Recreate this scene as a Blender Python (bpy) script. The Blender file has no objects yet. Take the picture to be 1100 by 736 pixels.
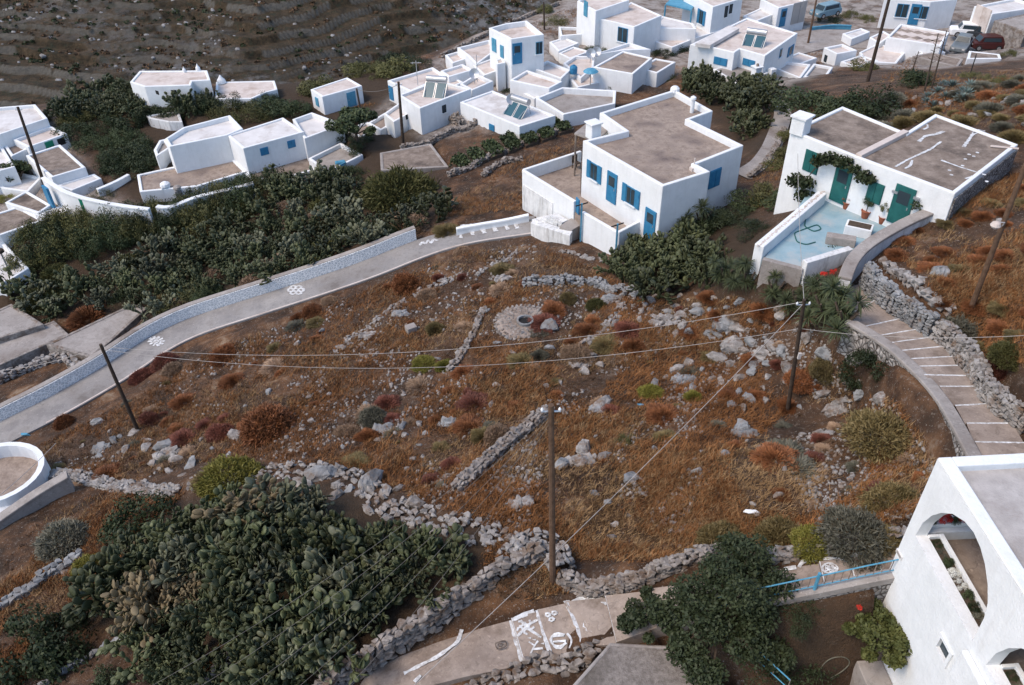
import bpy, bmesh, math, random
import numpy as np
from mathutils import Vector, Matrix
from mathutils.geometry import tessellate_polygon
random.seed(7); rng = np.random.default_rng(7)
sc = bpy.context.scene; col = sc.collection
# ---------------------------------------------------------------- camera
F = 880.0; CX, CY = 550.0, 368.0; NAD = (575.0, 1480.0); CAMH = 24.0
dn = np.array([(NAD[0]-CX)/F, -(NAD[1]-CY)/F, -1.0]); Zc = -dn/np.linalg.norm(dn)
fw = np.array([0, 0, -1.0]); Yc = fw-Zc*(fw@Zc); Yc /= np.linalg.norm(Yc); Xc = np.cross(Yc, Zc)
RW = np.array([Xc, Yc, Zc])                      # camera vector -> world vector
cam = bpy.data.cameras.new('camera'); camo = bpy.data.objects.new('camera', cam); col.objects.link(camo)
cam.sensor_width = 36; cam.lens = F/1100*36; cam.clip_start = .5; cam.clip_end = 3000
camo.matrix_world = Matrix([list(RW[0])+[0], list(RW[1])+[0], list(RW[2])+[CAMH], [0, 0, 0, 1]])
sc.camera = camo
# ---------------------------------------------------------------- light
SUN_EL, SUN_AZ = 54.0, -112.0                       # azimuth clockwise from +Y
w = bpy.data.worlds.new("World"); sc.world = w; w.use_nodes = True
nt = w.node_tree; bg = nt.nodes['Background']; sky = nt.nodes.new('ShaderNodeTexSky')
sky.sky_type = 'NISHITA'; sky.sun_disc = False; sky.sun_elevation = math.radians(SUN_EL); sky.sun_rotation = math.radians(SUN_AZ)
sky.air_density = 1.0; sky.dust_density = 1.0; sky.ozone_density = 0.8
nt.links.new(sky.outputs[0], bg.inputs[0]); bg.inputs[1].default_value = 0.15
sl = bpy.data.lights.new('sun', 'SUN'); sl.energy = 1.6; sl.angle = math.radians(24); sl.color = (1.0, .83, .66)
so = bpy.data.objects.new('sun', sl); col.objects.link(so)
sd = Vector((math.sin(math.radians(SUN_AZ))*math.cos(math.radians(SUN_EL)), math.cos(math.radians(SUN_AZ))*math.cos(math.radians(SUN_EL)), math.sin(math.radians(SUN_EL))))
so.rotation_euler = sd.to_track_quat('Z', 'Y').to_euler()
sc.view_settings.view_transform = 'Standard'; sc.view_settings.look = 'None'; sc.view_settings.gamma = 1
sc.view_settings.exposure = 0.84; sc.view_settings.use_curve_mapping = False
sc.render.engine = 'CYCLES'; sc.cycles.max_bounces = 5; sc.cycles.use_denoising = True
# ---------------------------------------------------------------- pixel <-> world
def rays(u, v):
    u = np.asarray(u, float); v = np.asarray(v, float)
    c = np.stack([(u-CX)/F, -(v-CY)/F, -np.ones_like(u)], -1)
    return c@RW.T
def P(u, v, z):
    d = rays(u, v); t = (z-CAMH)/d[2]; return np.array([d[0]*t, d[1]*t, z])
def proj(p):
    q = (np.asarray(p, float)-np.array([0, 0, CAMH]))@RW
    return CX+F*q[..., 0]/-q[..., 2], CY-F*q[..., 1]/-q[..., 2]
def on_plane(u, v, A, n):                        # ray meets a plane through A
    d = rays(u, v); o = np.array([0, 0, CAMH]); t = ((A-o)@n)/(d@n); return o+d*t
# ---------------------------------------------------------------- value noise
_g = rng.random((256, 256))
def vn(x, y):
    xi = np.floor(x).astype(int); yi = np.floor(y).astype(int); fx = x-xi; fy = y-yi
    fx = fx*fx*(3-2*fx); fy = fy*fy*(3-2*fy); g = lambda a, b: _g[a % 256, b % 256]
    return (g(xi, yi)*(1-fx)+g(xi+1, yi)*fx)*(1-fy)+(g(xi, yi+1)*(1-fx)+g(xi+1, yi+1)*fx)*fy
def fbm(x, y, o=4):
    s = 0; a = .5
    for i in range(o): s = s+a*vn(x*2**i+17*i, y*2**i+31*i); a *= .5
    return s
def inpoly(u, v, poly):
    u = np.asarray(u); v = np.asarray(v); r = np.zeros(u.shape, bool); n = len(poly)
    for i in range(n):
        x1, y1 = poly[i]; x2, y2 = poly[(i+1) % n]
        c = ((y1 > v) != (y2 > v)) & (u < (x2-x1)*(v-y1)/((y2-y1) or 1e-9)+x1); r ^= c
    return r
# ---------------------------------------------------------------- terrain heights (pixel u, v, height)
CP = [(594,625,0),(560,606,.2),(750,600,1.6),(900,575,3.2),(960,540,3.4),(850,440,-1.3),(700,500,-.8),(620,480,-1.5),(480,540,-1.6),(400,525,-2.6),
(550,350,-3.5),(700,400,-2.5),(700,330,-2.4),(750,305,-2),(810,340,-.7),(640,275,-3.5),(560,262,-4.4),(480,300,-5.2),(400,400,-5.2),(300,400,-6.6),
(250,480,-6),(150,462,-8.6),(50,480,-10),(0,490,-10.5),(200,400,-8.6),(350,312,-7),(450,272,-5.5),(545,440,-2.7),(780,420,-1.6),(820,520,1),(640,570,-.2),
(-20,472,-11.2),(60,434,-10.6),(130,394,-10),(200,352,-9.3),(300,309,-8),(400,271,-6.6),(470,247,-5.6),(520,240,-5),(570,237,-4.4),
(250,300,-9.6),(100,300,-11.2),(200,250,-10),(350,225,-8.6),(440,205,-7),(30,300,-11.6),(-40,350,-12.6),(50,390,-12),(240,185,-8.8),(60,240,-9.9),
(20,185,-9.6),(100,170,-9.0),(170,130,-8.1),(185,104,-7.2),(270,108,-7.6),(370,112,-7.5),(450,145,-7.2),(540,155,-6.4),(600,180,-5.2),(575,215,-4.8),
(560,90,-6.9),(700,62,-6.8),(790,105,-5.9),(650,20,-7.2),(540,62,-6.8),(900,62,-7.2),(1050,42,-7),(900,17,-8),(1000,15,-8),(820,178,-3.2),(838,135,-3.8),
(880,112,-1.8),(935,90,-1.6),(1020,102,.6),(1090,135,3.2),(1090,85,-.6),(960,125,-.4),(900,215,2),(880,250,1.6),(835,300,1.2),(800,292,.5),(800,262,-.3),(862,306,1.3),(885,325,1.3),(912,358,1.5),(850,345,.2),(890,392,.2),
(700,252,-3.8),(760,222,-3),(800,207,-2.6),(800,235,-1.6),(660,262,-4.2),
(925,318,2.2),(960,350,2.6),(1010,405,3.2),(1080,480,4.1),(1010,290,3.4),(1100,270,4.6),(1110,350,4.8),(1100,420,5.2),(955,400,.6),(1000,480,2.6),(940,470,1.4),(1150,480,5.4),
(430,722,-1.6),(500,708,-1.2),(570,690,-.5),(640,668,.5),(700,652,1.6),(765,640,2.4),(825,630,3.1),(885,620,3.8),(945,610,4.4),(1000,600,4.6),
(880,690,1.9),(950,690,1.8),(830,720,1.6),(700,720,-.5),(575,726,-.1),(600,760,0),(540,745,-.6),(900,790,1.6),(1100,780,1.6),
(300,640,-1.6),(420,610,-1.4),(250,570,-2.6),(150,575,-5),(100,625,-5.2),(40,620,-6.6),(50,690,-5),(150,705,-3.6),(260,725,-2.1),(350,770,-2),(20,545,-8.6),(205,525,-5.4),(-60,620,-8),(0,800,-4),(480,800,-2.2)]
W3 = [P(*c) for c in CP]
RIM = [(-90,125,-11),(0,117,-10),(70,108,-9.6),(130,97,-9),(240,90,-8.7),(330,88,-8.6),(420,68,-8.6),(500,42,-9.2),(560,18,-9.8),(610,0,-10.2)]
for r in RIM:
    p = P(*r); W3.append(p); k = np.linalg.norm(p[:2]); d = p[:2]/k
    for dd, z in ((9, -15), (25, -34), (60, -58)): W3.append(np.array([*(d*(k+dd)), z]))
for r in [(720,-5,-9),(850,-5,-8.6),(1000,-5,-8.6),(1120,0,-8),(1180,60,-3),(1200,200,5),(1200,330,7)]:
    p = P(*r); W3.append(p); W3.append(np.array([p[0]*1.3+5, p[1]*1.25, p[2]+(2 if r[0] > 1050 else -1)]))
W3 = np.array(W3)
def ker(a, b): return np.sqrt(((a[:, None, :]-b[None, :, :])**2).sum(-1)+2.5**2)
nP = len(W3); K = ker(W3[:, :2], W3[:, :2])+np.eye(nP)*-.02
A_ = np.zeros((nP+1, nP+1)); A_[:nP, :nP] = K; A_[:nP, nP] = 1; A_[nP, :nP] = 1
wt = np.linalg.solve(A_, np.append(W3[:, 2], 0))
ST = .5; GX = np.arange(-125, 125+ST, ST); GY = np.arange(-8, 180+ST, ST)
MX, MY = np.meshgrid(GX, GY)
pts = np.stack([MX.ravel(), MY.ravel()], -1)
HT = np.concatenate([ker(pts[i:i+20000], W3[:, :2])@wt[:nP]+wt[nP] for i in range(0, len(pts), 20000)]).reshape(MX.shape)
near = np.clip((75-MY)/30, 0.15, 1)
HT += near*(.9*(fbm(MX*.22, MY*.22, 3)-.44)+.45*(fbm(MX*.8+9, MY*.8, 2)-.37))
def T(x, y):
    x = np.clip((np.asarray(x, float)-GX[0])/ST, 0, len(GX)-1.001); y = np.clip((np.asarray(y, float)-GY[0])/ST, 0, len(GY)-1.001)
    i = x.astype(int); j = y.astype(int); a = x-i; b = y-j
    return (HT[j, i]*(1-a)+HT[j, i+1]*a)*(1-b)+(HT[j+1, i]*(1-a)+HT[j+1, i+1]*a)*b
def carve(line, hw, drop=.1, fade=1.2):          # lets the ground follow a road (world polyline x, y, z)
    L = np.array(line); best = np.full(MX.shape, 1e9); hz = np.zeros(MX.shape)
    for a, b in zip(L[:-1], L[1:]):
        d = b[:2]-a[:2]; t = np.clip(((MX-a[0])*d[0]+(MY-a[1])*d[1])/(d@d+1e-9), 0, 1)
        ds = np.hypot(MX-a[0]-t*d[0], MY-a[1]-t*d[1]); m = ds < best
        best[m] = ds[m]; hz[m] = (a[2]+t*(b[2]-a[2]))[m]
    k = np.clip(1-(best-hw)/fade, 0, 1); k = k*k*(3-2*k)
    HT[:] = HT*(1-k)+(hz-drop)*k
def flatten(poly, z, fade=.8):                   # level the ground inside a world polygon
    Pn = np.array(poly)[:, :2]; ins = inpoly(MX, MY, [tuple(p) for p in Pn]); best = np.full(MX.shape, 1e9)
    for i in range(len(Pn)):
        a = Pn[i]; b = Pn[(i+1) % len(Pn)]; d = b-a; t = np.clip(((MX-a[0])*d[0]+(MY-a[1])*d[1])/(d@d+1e-9), 0, 1)
        best = np.minimum(best, np.hypot(MX-a[0]-t*d[0], MY-a[1]-t*d[1]))
    k = np.where(ins, 1, np.clip(1-best/fade, 0, 1)); HT[:] = HT*(1-k)+z*k
def G(u, v):                                     # pixels -> points on the terrain
    u = np.atleast_1d(np.asarray(u, float)); v = np.atleast_1d(np.asarray(v, float)); d = rays(u, v)
    d = d/np.linalg.norm(d[:, :2], axis=1)[:, None]; hit = np.full(len(u), np.nan)
    prev = np.zeros(len(u))
    for s in np.concatenate([np.arange(6, 60, .25), np.arange(60, 170, .6)]):
        g = CAMH+d[:, 2]*s-T(d[:, 0]*s, d[:, 1]*s); m = np.isnan(hit) & (g < 0)
        hit[m] = s-(.25 if s < 60 else .6)*np.clip(-g[m]/(prev[m]-g[m]+1e-9), 0, 1); prev = g
    hit = np.where(np.isnan(hit), 165, hit)
    x = d[:, 0]*hit; y = d[:, 1]*hit; return np.stack([x, y, T(x, y)], -1)
def g1(u, v): return G(u, v)[0]
def pole_height(b, v):                           # height whose top projects to image row v
    lo, hi = .5, 14
    for _ in range(30):
        m = (lo+hi)/2
        if proj(b+np.array([0, 0, m]))[1] > v: lo = m
        else: hi = m
    return lo
# ---------------------------------------------------------------- materials
MATS = {}
def nodes(name):
    m = bpy.data.materials.new(name); m.use_nodes = True; t = m.node_tree; b = t.nodes['Principled BSDF']; MATS[name] = m
    b.inputs['Specular IOR Level'].default_value = .25
    return m, t, b
def N(t, k, **kw):
    n = t.nodes.new(k)
    for a, b in kw.items(): setattr(n, a, b)
    return n
def noise(t, scale, detail=4, rough=.6, vec=None):
    n = N(t, 'ShaderNodeTexNoise'); n.inputs['Scale'].default_value = scale; n.inputs['Detail'].default_value = detail; n.inputs['Roughness'].default_value = rough
    if vec: t.links.new(vec, n.inputs['Vector'])
    return n.outputs['Fac']
def ramp(t, fac, stops):
    r = N(t, 'ShaderNodeValToRGB'); e = r.color_ramp.elements
    while len(e) < len(stops): e.new(.5)
    for x, (p, c) in zip(e, stops): x.position = p; x.color = (*c, 1) if len(c) == 3 else c
    t.links.new(fac, r.inputs[0]); return r.outputs[0]
def mix(t, fac, a, b, mode='MIX'):
    m = N(t, 'ShaderNodeMix', data_type='RGBA', blend_type=mode)
    for s, x in ((0, fac), (6, a), (7, b)):
        if isinstance(x, (int, float)): m.inputs[s].default_value = x
        elif isinstance(x, tuple): m.inputs[s].default_value = (*x, 1)
        else: t.links.new(x, m.inputs[s])
    return m.outputs[2]
def bump(t, b, h, s=.4, d=.05):
    n = N(t, 'ShaderNodeBump'); n.inputs['Strength'].default_value = s; n.inputs['Distance'].default_value = d
    t.links.new(h, n.inputs['Height']); t.links.new(n.outputs[0], b.inputs['Normal'])
def coord(t):                                    # world position: copies do not repeat
    return N(t, 'ShaderNodeNewGeometry').outputs['Position']
def gray(a): return (a, a, a)
def mottled(name, c1, c2, scale=1.5, rough=.85, bs=.3, c3=None, s3=.35, lo=.35, hi=.65, fine=9, crack=0):
    m, t, b = nodes(name); p = coord(t)
    c = ramp(t, noise(t, scale, 6, .65, p), [(lo, c1), (hi, c2)])
    if crack:
        c = mix(t, ramp(t, noise(t, 5.5, 5, .75, p), [(.56, gray(0)), (.66, gray(.5))]), c, tuple(x*.6 for x in c1)); c = mix(t, ramp(t, noise(t, 7.5, 4, .7, p), [(.60, gray(0)), (.68, gray(.55))]), c, tuple(min(.6, x*1.35) for x in c2))
        nz = noise(t, crack, 3, .5, p); fine_line = N(t, 'ShaderNodeMath', operation='PINGPONG'); fine_line.inputs[1].default_value = .09; t.links.new(nz, fine_line.inputs[0])
        c = mix(t, ramp(t, fine_line.outputs[0], [(.0015, gray(.45)), (.004, gray(0))]), c, tuple(x*.55 for x in c1))
    if c3: c = mix(t, ramp(t, noise(t, s3, 5, .7, p), [(.5, gray(0)), (.68, gray(1))]), c, c3)
    t.links.new(c, b.inputs['Base Color']); b.inputs['Roughness'].default_value = rough
    bump(t, b, noise(t, fine, 5, .7, p), bs, .04); return m
def foliage(name, c1, c2, var=.35, rough=.6, scale=3):
    m, t, b = nodes(name); p = coord(t); r = N(t, 'ShaderNodeObjectInfo').outputs['Random']
    c = ramp(t, noise(t, scale, 3, .6, p), [(.3, c1), (.7, c2)])
    h = N(t, 'ShaderNodeHueSaturation'); mr = N(t, 'ShaderNodeMapRange'); mr.inputs[3].default_value = 1-var; mr.inputs[4].default_value = 1+var
    t.links.new(r, mr.inputs[0]); t.links.new(mr.outputs[0], h.inputs['Value']); t.links.new(c, h.inputs['Color'])
    t.links.new(h.outputs[0], b.inputs['Base Color']); b.inputs['Roughness'].default_value = rough; return m
def plaster(name, c1, c2, streak, amount):
    m, t, b = nodes(name); p = coord(t); mp = N(t, 'ShaderNodeMapping'); mp.inputs['Scale'].default_value = (1.9, 1.9, .22); t.links.new(p, mp.inputs[0])
    c = ramp(t, noise(t, .9, 6, .7, p), [(.35, c1), (.65, c2)]); c = mix(t, ramp(t, noise(t, 1.6, 6, .75, mp.outputs[0]), [(.50, gray(0)), (.74, gray(amount))]), c, streak)
    c = mix(t, ramp(t, noise(t, .55, 7, .75, p), [(.60, gray(0)), (.72, gray(amount*.8))]), c, streak); t.links.new(c, b.inputs['Base Color']); b.inputs['Roughness'].default_value = .85
    mm = N(t, 'ShaderNodeMath', operation='ADD'); t.links.new(noise(t, 2.2, 4, .6, p), mm.inputs[0]); t.links.new(noise(t, 12, 4, .7, p), mm.inputs[1]); bump(t, b, mm.outputs[0], .35, .06); return m
white = plaster('whitewash', (.68, .70, .705), (.76, .775, .78), (.50, .49, .47), .28)
white2 = plaster('weathered_whitewash', (.52, .53, .53), (.74, .74, .73), (.27, .25, .23), 1.0)
roofcream = mottled('cream_roof', (.50, .43, .385), (.61, .54, .49), .9, .85, .25, (.40, .32, .27), .6)
roofwhite = mottled('white_roof', (.55, .53, .51), (.66, .64, .62), .9, .8, .2, (.44, .40, .37), .5)
roofbrown = mottled('grey_brown_roof', (.21, .162, .13), (.35, .285, .235), 2.0, .9, .5, (.13, .10, .09), .5, crack=.45)
roofdark = mottled('weathered_concrete_roof', (.155, .12, .095), (.28, .228, .188), 1.6, .9, .5, (.085, .066, .055), .45, crack=.45)
concrete = mottled('concrete', (.24, .215, .195), (.37, .34, .315), 1.0, .9, .35, (.17, .14, .12), .5, crack=.6)
roadmat = mottled('road_concrete', (.20, .19, .185), (.31, .295, .28), .8, .9, .3, (.15, .135, .125), .4, crack=.6)
stepmat = mottled('step_concrete', (.22, .175, .145), (.34, .28, .235), 1.2, .9, .35, (.15, .115, .09), .7, crack=.6)
paint = mottled('white_paint', (.42, .42, .41), (.72, .74, .75), 7, .8, .3, (.30, .27, .25), 4.0)
blue = mottled('blue_paint', (.025, .15, .29), (.04, .20, .35), 3, .5, .1)
blue2 = mottled('pale_blue_paint', (.055, .22, .34), (.10, .30, .42), 3, .5, .1)
teal = mottled('teal_paint', (.012, .085, .082), (.02, .12, .112), 3, .5, .1)
green = mottled('green_paint', (.01, .16, .10), (.015, .2, .12), 3, .5, .1)
turq = mottled('turquoise_floor', (.21, .33, .38), (.29, .41, .46), .9, .75, .2, (.36, .41, .42), .7)
wood = mottled('dark_wood', (.035, .024, .018), (.07, .05, .036), 5, .8, .3)
wood2 = mottled('brown_wood', (.085, .05, .03), (.14, .085, .055), 5, .8, .3)
rock = mottled('limestone', (.15, .138, .128), (.37, .35, .33), 2.6, .9, 1.0, (.15, .095, .06), 1.5, fine=7)
rockblue = mottled('grey_limestone', (.13, .135, .138), (.33, .335, .335), 2.8, .9, 1.0, (.12, .085, .06), 1.4, fine=7)
stone = mottled('drystone', (.13, .113, .10), (.34, .305, .275), 3.0, .9, .9, (.13, .085, .055), 1.6, fine=8)
glass = nodes('window_glass')[0]; _b = glass.node_tree.nodes['Principled BSDF']; _b.inputs['Base Color'].default_value = (.03, .045, .055, 1); _b.inputs['Roughness'].default_value = .15
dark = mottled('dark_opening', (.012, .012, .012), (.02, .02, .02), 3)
solar = nodes('solar_glass')[0]; _b = solar.node_tree.nodes['Principled BSDF']; _b.inputs['Base Color'].default_value = (.03, .09, .12, 1); _b.inputs['Roughness'].default_value = .2
metal = nodes('grey_metal')[0]; _b = metal.node_tree.nodes['Principled BSDF']; _b.inputs['Base Color'].default_value = (.45, .46, .47, 1); _b.inputs['Metallic'].default_value = .7; _b.inputs['Roughness'].default_value = .4
cablem = mottled('cable', (.30, .28, .26), (.42, .39, .36), 2)
cabledark = mottled('dark_cable', (.12, .11, .10), (.16, .15, .14), 2)
terra = mottled('terracotta', (.22, .07, .04), (.32, .11, .06), 6)
rubber = mottled('rubber', (.015, .015, .015), (.03, .03, .03), 5)
redfl = foliage('red_flowers', (.45, .02, .015), (.65, .05, .03), .2)
magfl = foliage('magenta_flowers', (.22, .01, .08), (.36, .02, .14), .2)
whitefl = foliage('white_flowers', (.7, .7, .65), (.8, .8, .76), .1)
cactus = foliage('cactus_pad', (.026, .034, .014), (.098, .108, .05), .4, .5, 2.5)
cactus_far = foliage('far_cactus_pad', (.024, .032, .014), (.078, .084, .04), .4, .5, 1)
cactus_pale = foliage('pale_cactus_pad', (.05, .056, .034), (.15, .155, .095), .3, .5, 2.5)
cactus_dry = foliage('dry_cactus_pad', (.10, .075, .04), (.19, .15, .085), .3, .6, 2.5)
f_citrus = foliage('citrus_leaf', (.035, .045, .013), (.095, .10, .028), .2)
f_dark = foliage('dark_leaf', (.014, .022, .009), (.035, .048, .016), .3)
f_green = foliage('green_leaf', (.022, .034, .013), (.058, .074, .03), .3)
f_olive = foliage('olive_leaf', (.055, .056, .018), (.13, .125, .042), .25)
f_yel = foliage('yellow_green_leaf', (.12, .115, .02), (.21, .19, .04), .25)
f_rust = foliage('rust_twig', (.12, .045, .018), (.29, .115, .045), .3)
f_red = foliage('red_twig', (.10, .036, .024), (.20, .072, .048), .3)
f_tan = foliage('tan_twig', (.19, .12, .075), (.36, .25, .165), .25)
f_grey = foliage('grey_green_twig', (.08, .08, .058), (.16, .15, .11), .3)
f_ol2 = foliage('dry_olive_twig', (.10, .08, .032), (.20, .15, .065), .25)
f_yucca = foliage('yucca_blade', (.03, .042, .018), (.085, .10, .045), .2)
f_agave = foliage('agave_blade', (.08, .12, .11), (.15, .20, .18), .2)
bark = mottled('bark', (.05, .035, .025), (.10, .075, .055), 6, .9, .6)
g_rust = foliage('rust_grass', (.125, .052, .019), (.37, .175, .068), 0, .8, .9)
g_straw = foliage('straw_grass', (.24, .14, .062), (.45, .30, .155), 0, .8, 1.1)
g_dark = foliage('brown_weeds', (.055, .033, .019), (.15, .09, .048), 0, .8, .8)
# ---------------------------------------------------------------- mesh helpers
class MB:
    def __init__(s): s.v = []; s.f = []
    def add(s, v, f):
        n = len(s.v); s.v += [tuple(map(float, x)) for x in v]; s.f += [tuple(i+n for i in q) for q in f]; return s
    def prism(s, poly, z0, z1, cap=True):        # poly: world xy points, any order
        n = len(poly); z0 = [z0]*n if np.isscalar(z0) else z0; z1 = [z1]*n if np.isscalar(z1) else z1
        ar = sum(poly[i][0]*poly[(i+1) % n][1]-poly[(i+1) % n][0]*poly[i][1] for i in range(n))
        if ar < 0: poly = poly[::-1]; z0 = z0[::-1]; z1 = z1[::-1]
        v = [(p[0], p[1], a) for p, a in zip(poly, z0)]+[(p[0], p[1], a) for p, a in zip(poly, z1)]
        f = [(i, (i+1) % n, n+(i+1) % n, n+i) for i in range(n)]
        if cap: f += [tuple(range(n, 2*n)), tuple(range(n-1, -1, -1))]
        return s.add(v, f)
    def box(s, c, sx, sy, sz, rz=0, M=None):     # c = centre of the base
        v = []
        for z in (0, sz):
            for x, y in ((-sx/2, -sy/2), (sx/2, -sy/2), (sx/2, sy/2), (-sx/2, sy/2)): v.append(Vector((x, y, z)))
        M = M or Matrix.Rotation(rz, 3, 'Z'); v = [M@p+Vector(c) for p in v]
        return s.add(v, [(3, 2, 1, 0), (4, 5, 6, 7), (0, 1, 5, 4), (1, 2, 6, 5), (2, 3, 7, 6), (3, 0, 4, 7)])
    def tube(s, pts, r, n=6, r1=None):
        pts = [Vector(p) for p in pts]; m = len(pts); r1 = r if r1 is None else r1; base = len(s.v); vv = []
        for i, p in enumerate(pts):
            d = (pts[min(i+1, m-1)]-pts[max(i-1, 0)]).normalized()
            a = d.cross(Vector((0, 0, 1)) if abs(d.z) < .95 else Vector((1, 0, 0))).normalized(); b = d.cross(a)
            q = r+(r1-r)*i/max(m-1, 1)
            vv += [p+(a*math.cos(2*math.pi*k/n)+b*math.sin(2*math.pi*k/n))*q for k in range(n)]
        f = [(i*n+k, i*n+(k+1) % n, (i+1)*n+(k+1) % n, (i+1)*n+k) for i in range(m-1) for k in range(n)]
        f += [tuple(range(n-1, -1, -1)), tuple((m-1)*n+k for k in range(n))]
        return s.add(vv, f)
    def lathe(s, c, prof, n=12):                 # prof: (r, z)
        v = [(c[0]+r*math.cos(2*math.pi*k/n), c[1]+r*math.sin(2*math.pi*k/n), c[2]+z) for r, z in prof for k in range(n)]
        f = [(i*n+k, i*n+(k+1) % n, (i+1)*n+(k+1) % n, (i+1)*n+k) for i in range(len(prof)-1) for k in range(n)]
        f += [tuple(range(n-1, -1, -1)), tuple((len(prof)-1)*n+k for k in range(n))]
        return s.add(v, f)
    def strip(s, L, R):                          # flat ribbon between two 3-D polylines
        n = len(L); return s.add(list(L)+list(R), [(i, n+i, n+i+1, i+1) for i in range(n-1)])
def np_mesh(name, V, Fc, k):                     # big mesh from numpy: k corners per face
    me = bpy.data.meshes.new(name); me.vertices.add(len(V)); me.vertices.foreach_set('co', np.asarray(V, np.float32).ravel())
    nf = len(Fc); me.loops.add(nf*k); me.loops.foreach_set('vertex_index', np.asarray(Fc, np.int32).ravel())
    me.polygons.add(nf); me.polygons.foreach_set('loop_start', np.arange(0, nf*k, k, dtype=np.int32))
    me.update(calc_edges=True); me.validate(); return me
def wloc(o):
    v = Vector((0, 0, 0))
    while o: v += o.location; o = o.parent
    return v
def props(o, label=None, cat=None, group=None, kind=None):
    if label: o['label'] = label
    if cat: o['category'] = cat
    if group: o['group'] = group
    if kind: o['kind'] = kind
    return o
def obj(name, mb, mat, parent=None, label=None, cat=None, group=None, kind=None, base=None, smooth=False, bevel=0):
    off = wloc(parent) if parent else Vector(base if base is not None else (0, 0, 0))
    me = bpy.data.meshes.new(name); me.from_pydata([tuple(Vector(v)-off) for v in mb.v], [], mb.f); me.update()
    if smooth: me.polygons.foreach_set('use_smooth', [True]*len(me.polygons))
    me.materials.append(mat); o = bpy.data.objects.new(name, me); col.objects.link(o)
    if parent: o.parent = parent
    else: o.location = off
    if bevel:
        b = o.modifiers.new('bevel', 'BEVEL'); b.width = bevel; b.segments = 2; b.limit_method = 'ANGLE'
    return props(o, label, cat, group, kind)
def thing(name, label, cat, loc, group=None):
    o = bpy.data.objects.new(name, None); o.empty_display_size = .3; col.objects.link(o); o.location = Vector(loc); return props(o, label, cat, group)
def mobj(name, me, mat, loc, rz=0, s=(1, 1, 1), label=None, cat=None, group=None, kind=None, parent=None):
    o = bpy.data.objects.new(name, me); col.objects.link(o)
    if not me.materials: me.materials.append(mat)
    o.location = Vector(loc); o.rotation_euler = (0, 0, rz); o.scale = s
    if me.materials[0] != mat: o.material_slots[0].link = 'OBJECT'; o.material_slots[0].material = mat
    if parent: o.parent = parent
    return props(o, label, cat, group, kind)
def xy(p): return np.array([p[0], p[1]])
def area(poly): return sum(poly[i][0]*poly[(i+1) % len(poly)][1]-poly[(i+1) % len(poly)][0]*poly[i][1] for i in range(len(poly)))/2
def inset(poly, d):
    poly = [xy(p) for p in poly]; n = len(poly); out = []; sg = 1 if area(poly) > 0 else -1
    for i in range(n):
        a, b, c = poly[i-1], poly[i], poly[(i+1) % n]; e1 = (b-a)/np.linalg.norm(b-a); e2 = (c-b)/np.linalg.norm(c-b)
        n1 = sg*np.array([-e1[1], e1[0]]); n2 = sg*np.array([-e2[1], e2[0]]); k = n1+n2; k = k/max((k@n1), .35)
        out.append(b+k*d)
    return out
# ---------------------------------------------------------------- houses
def openings(root, poly, wins):
    """wins: (kind, edge, u, v, width, height[, material]); the pixel picks the spot on that wall"""
    sg = 1 if area(poly) > 0 else -1; n = len(poly)
    for wdef in wins:
        kind, e, u, v, ww, hh = wdef[:6]; mt = wdef[6] if len(wdef) > 6 else blue
        a = xy(poly[e]); b = xy(poly[(e+1) % n]); d = (b-a)/np.linalg.norm(b-a); nn = sg*np.array([d[1], -d[0]])
        c = on_plane(u, v, np.array([*a, 0]), np.array([*nn, 0])); c[2] -= hh/2
        ang = math.atan2(d[1], d[0])
        def bx(name, off, dx, dz, sx, sy, sz, m, par):
            q = c[:2]+nn*off+d*dx; return obj(name, MB().box((q[0], q[1], c[2]+dz), sx, sy, sz, ang), m, par)
        if kind == 'door':
            o = bx('door', .03, 0, 0, ww, .08, hh, mt, root); bx('handle', .085, ww*.33, hh*.45, .05, .04, .14, metal, o)
            bx('door_panel', .075, 0, hh*.55, ww*.6, .012, hh*.32, mt if hh < 1.9 else glass, o)
        elif kind == 'shut':
            o = bx('window', .02, 0, 0, ww, .06, hh, mt, root); bx('shutter', .06, -ww*.245, .04, ww*.46, .05, hh-.08, mt, o); bx('shutter', .06, ww*.245, .04, ww*.46, .05, hh-.08, mt, o)
        elif kind == 'open':
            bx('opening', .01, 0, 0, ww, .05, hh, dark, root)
        else:
            o = bx('window', .02, 0, 0, ww, .06, hh, mt, root); bx('pane', .055, -ww*.235, .06, ww*.40, .02, hh-.12, glass, o); bx('pane', .055, ww*.235, .06, ww*.40, .02, hh-.12, glass, o)
            bx('sill', .07, 0, -.06, ww+.2, .14, .06, white, root)
            if kind == 'wshut':
                for s in (-1, 1):
                    sh = bx('shutter', .04, s*ww*.78, -.03, ww*.5, .06, hh+.06, mt, root); bx('shutter_panel', .075, s*ww*.78, .08, ww*.36, .012, hh*.38, mt, sh); bx('shutter_panel', .075, s*ww*.78, hh*.53, ww*.36, .012, hh*.38, mt, sh)
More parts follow.
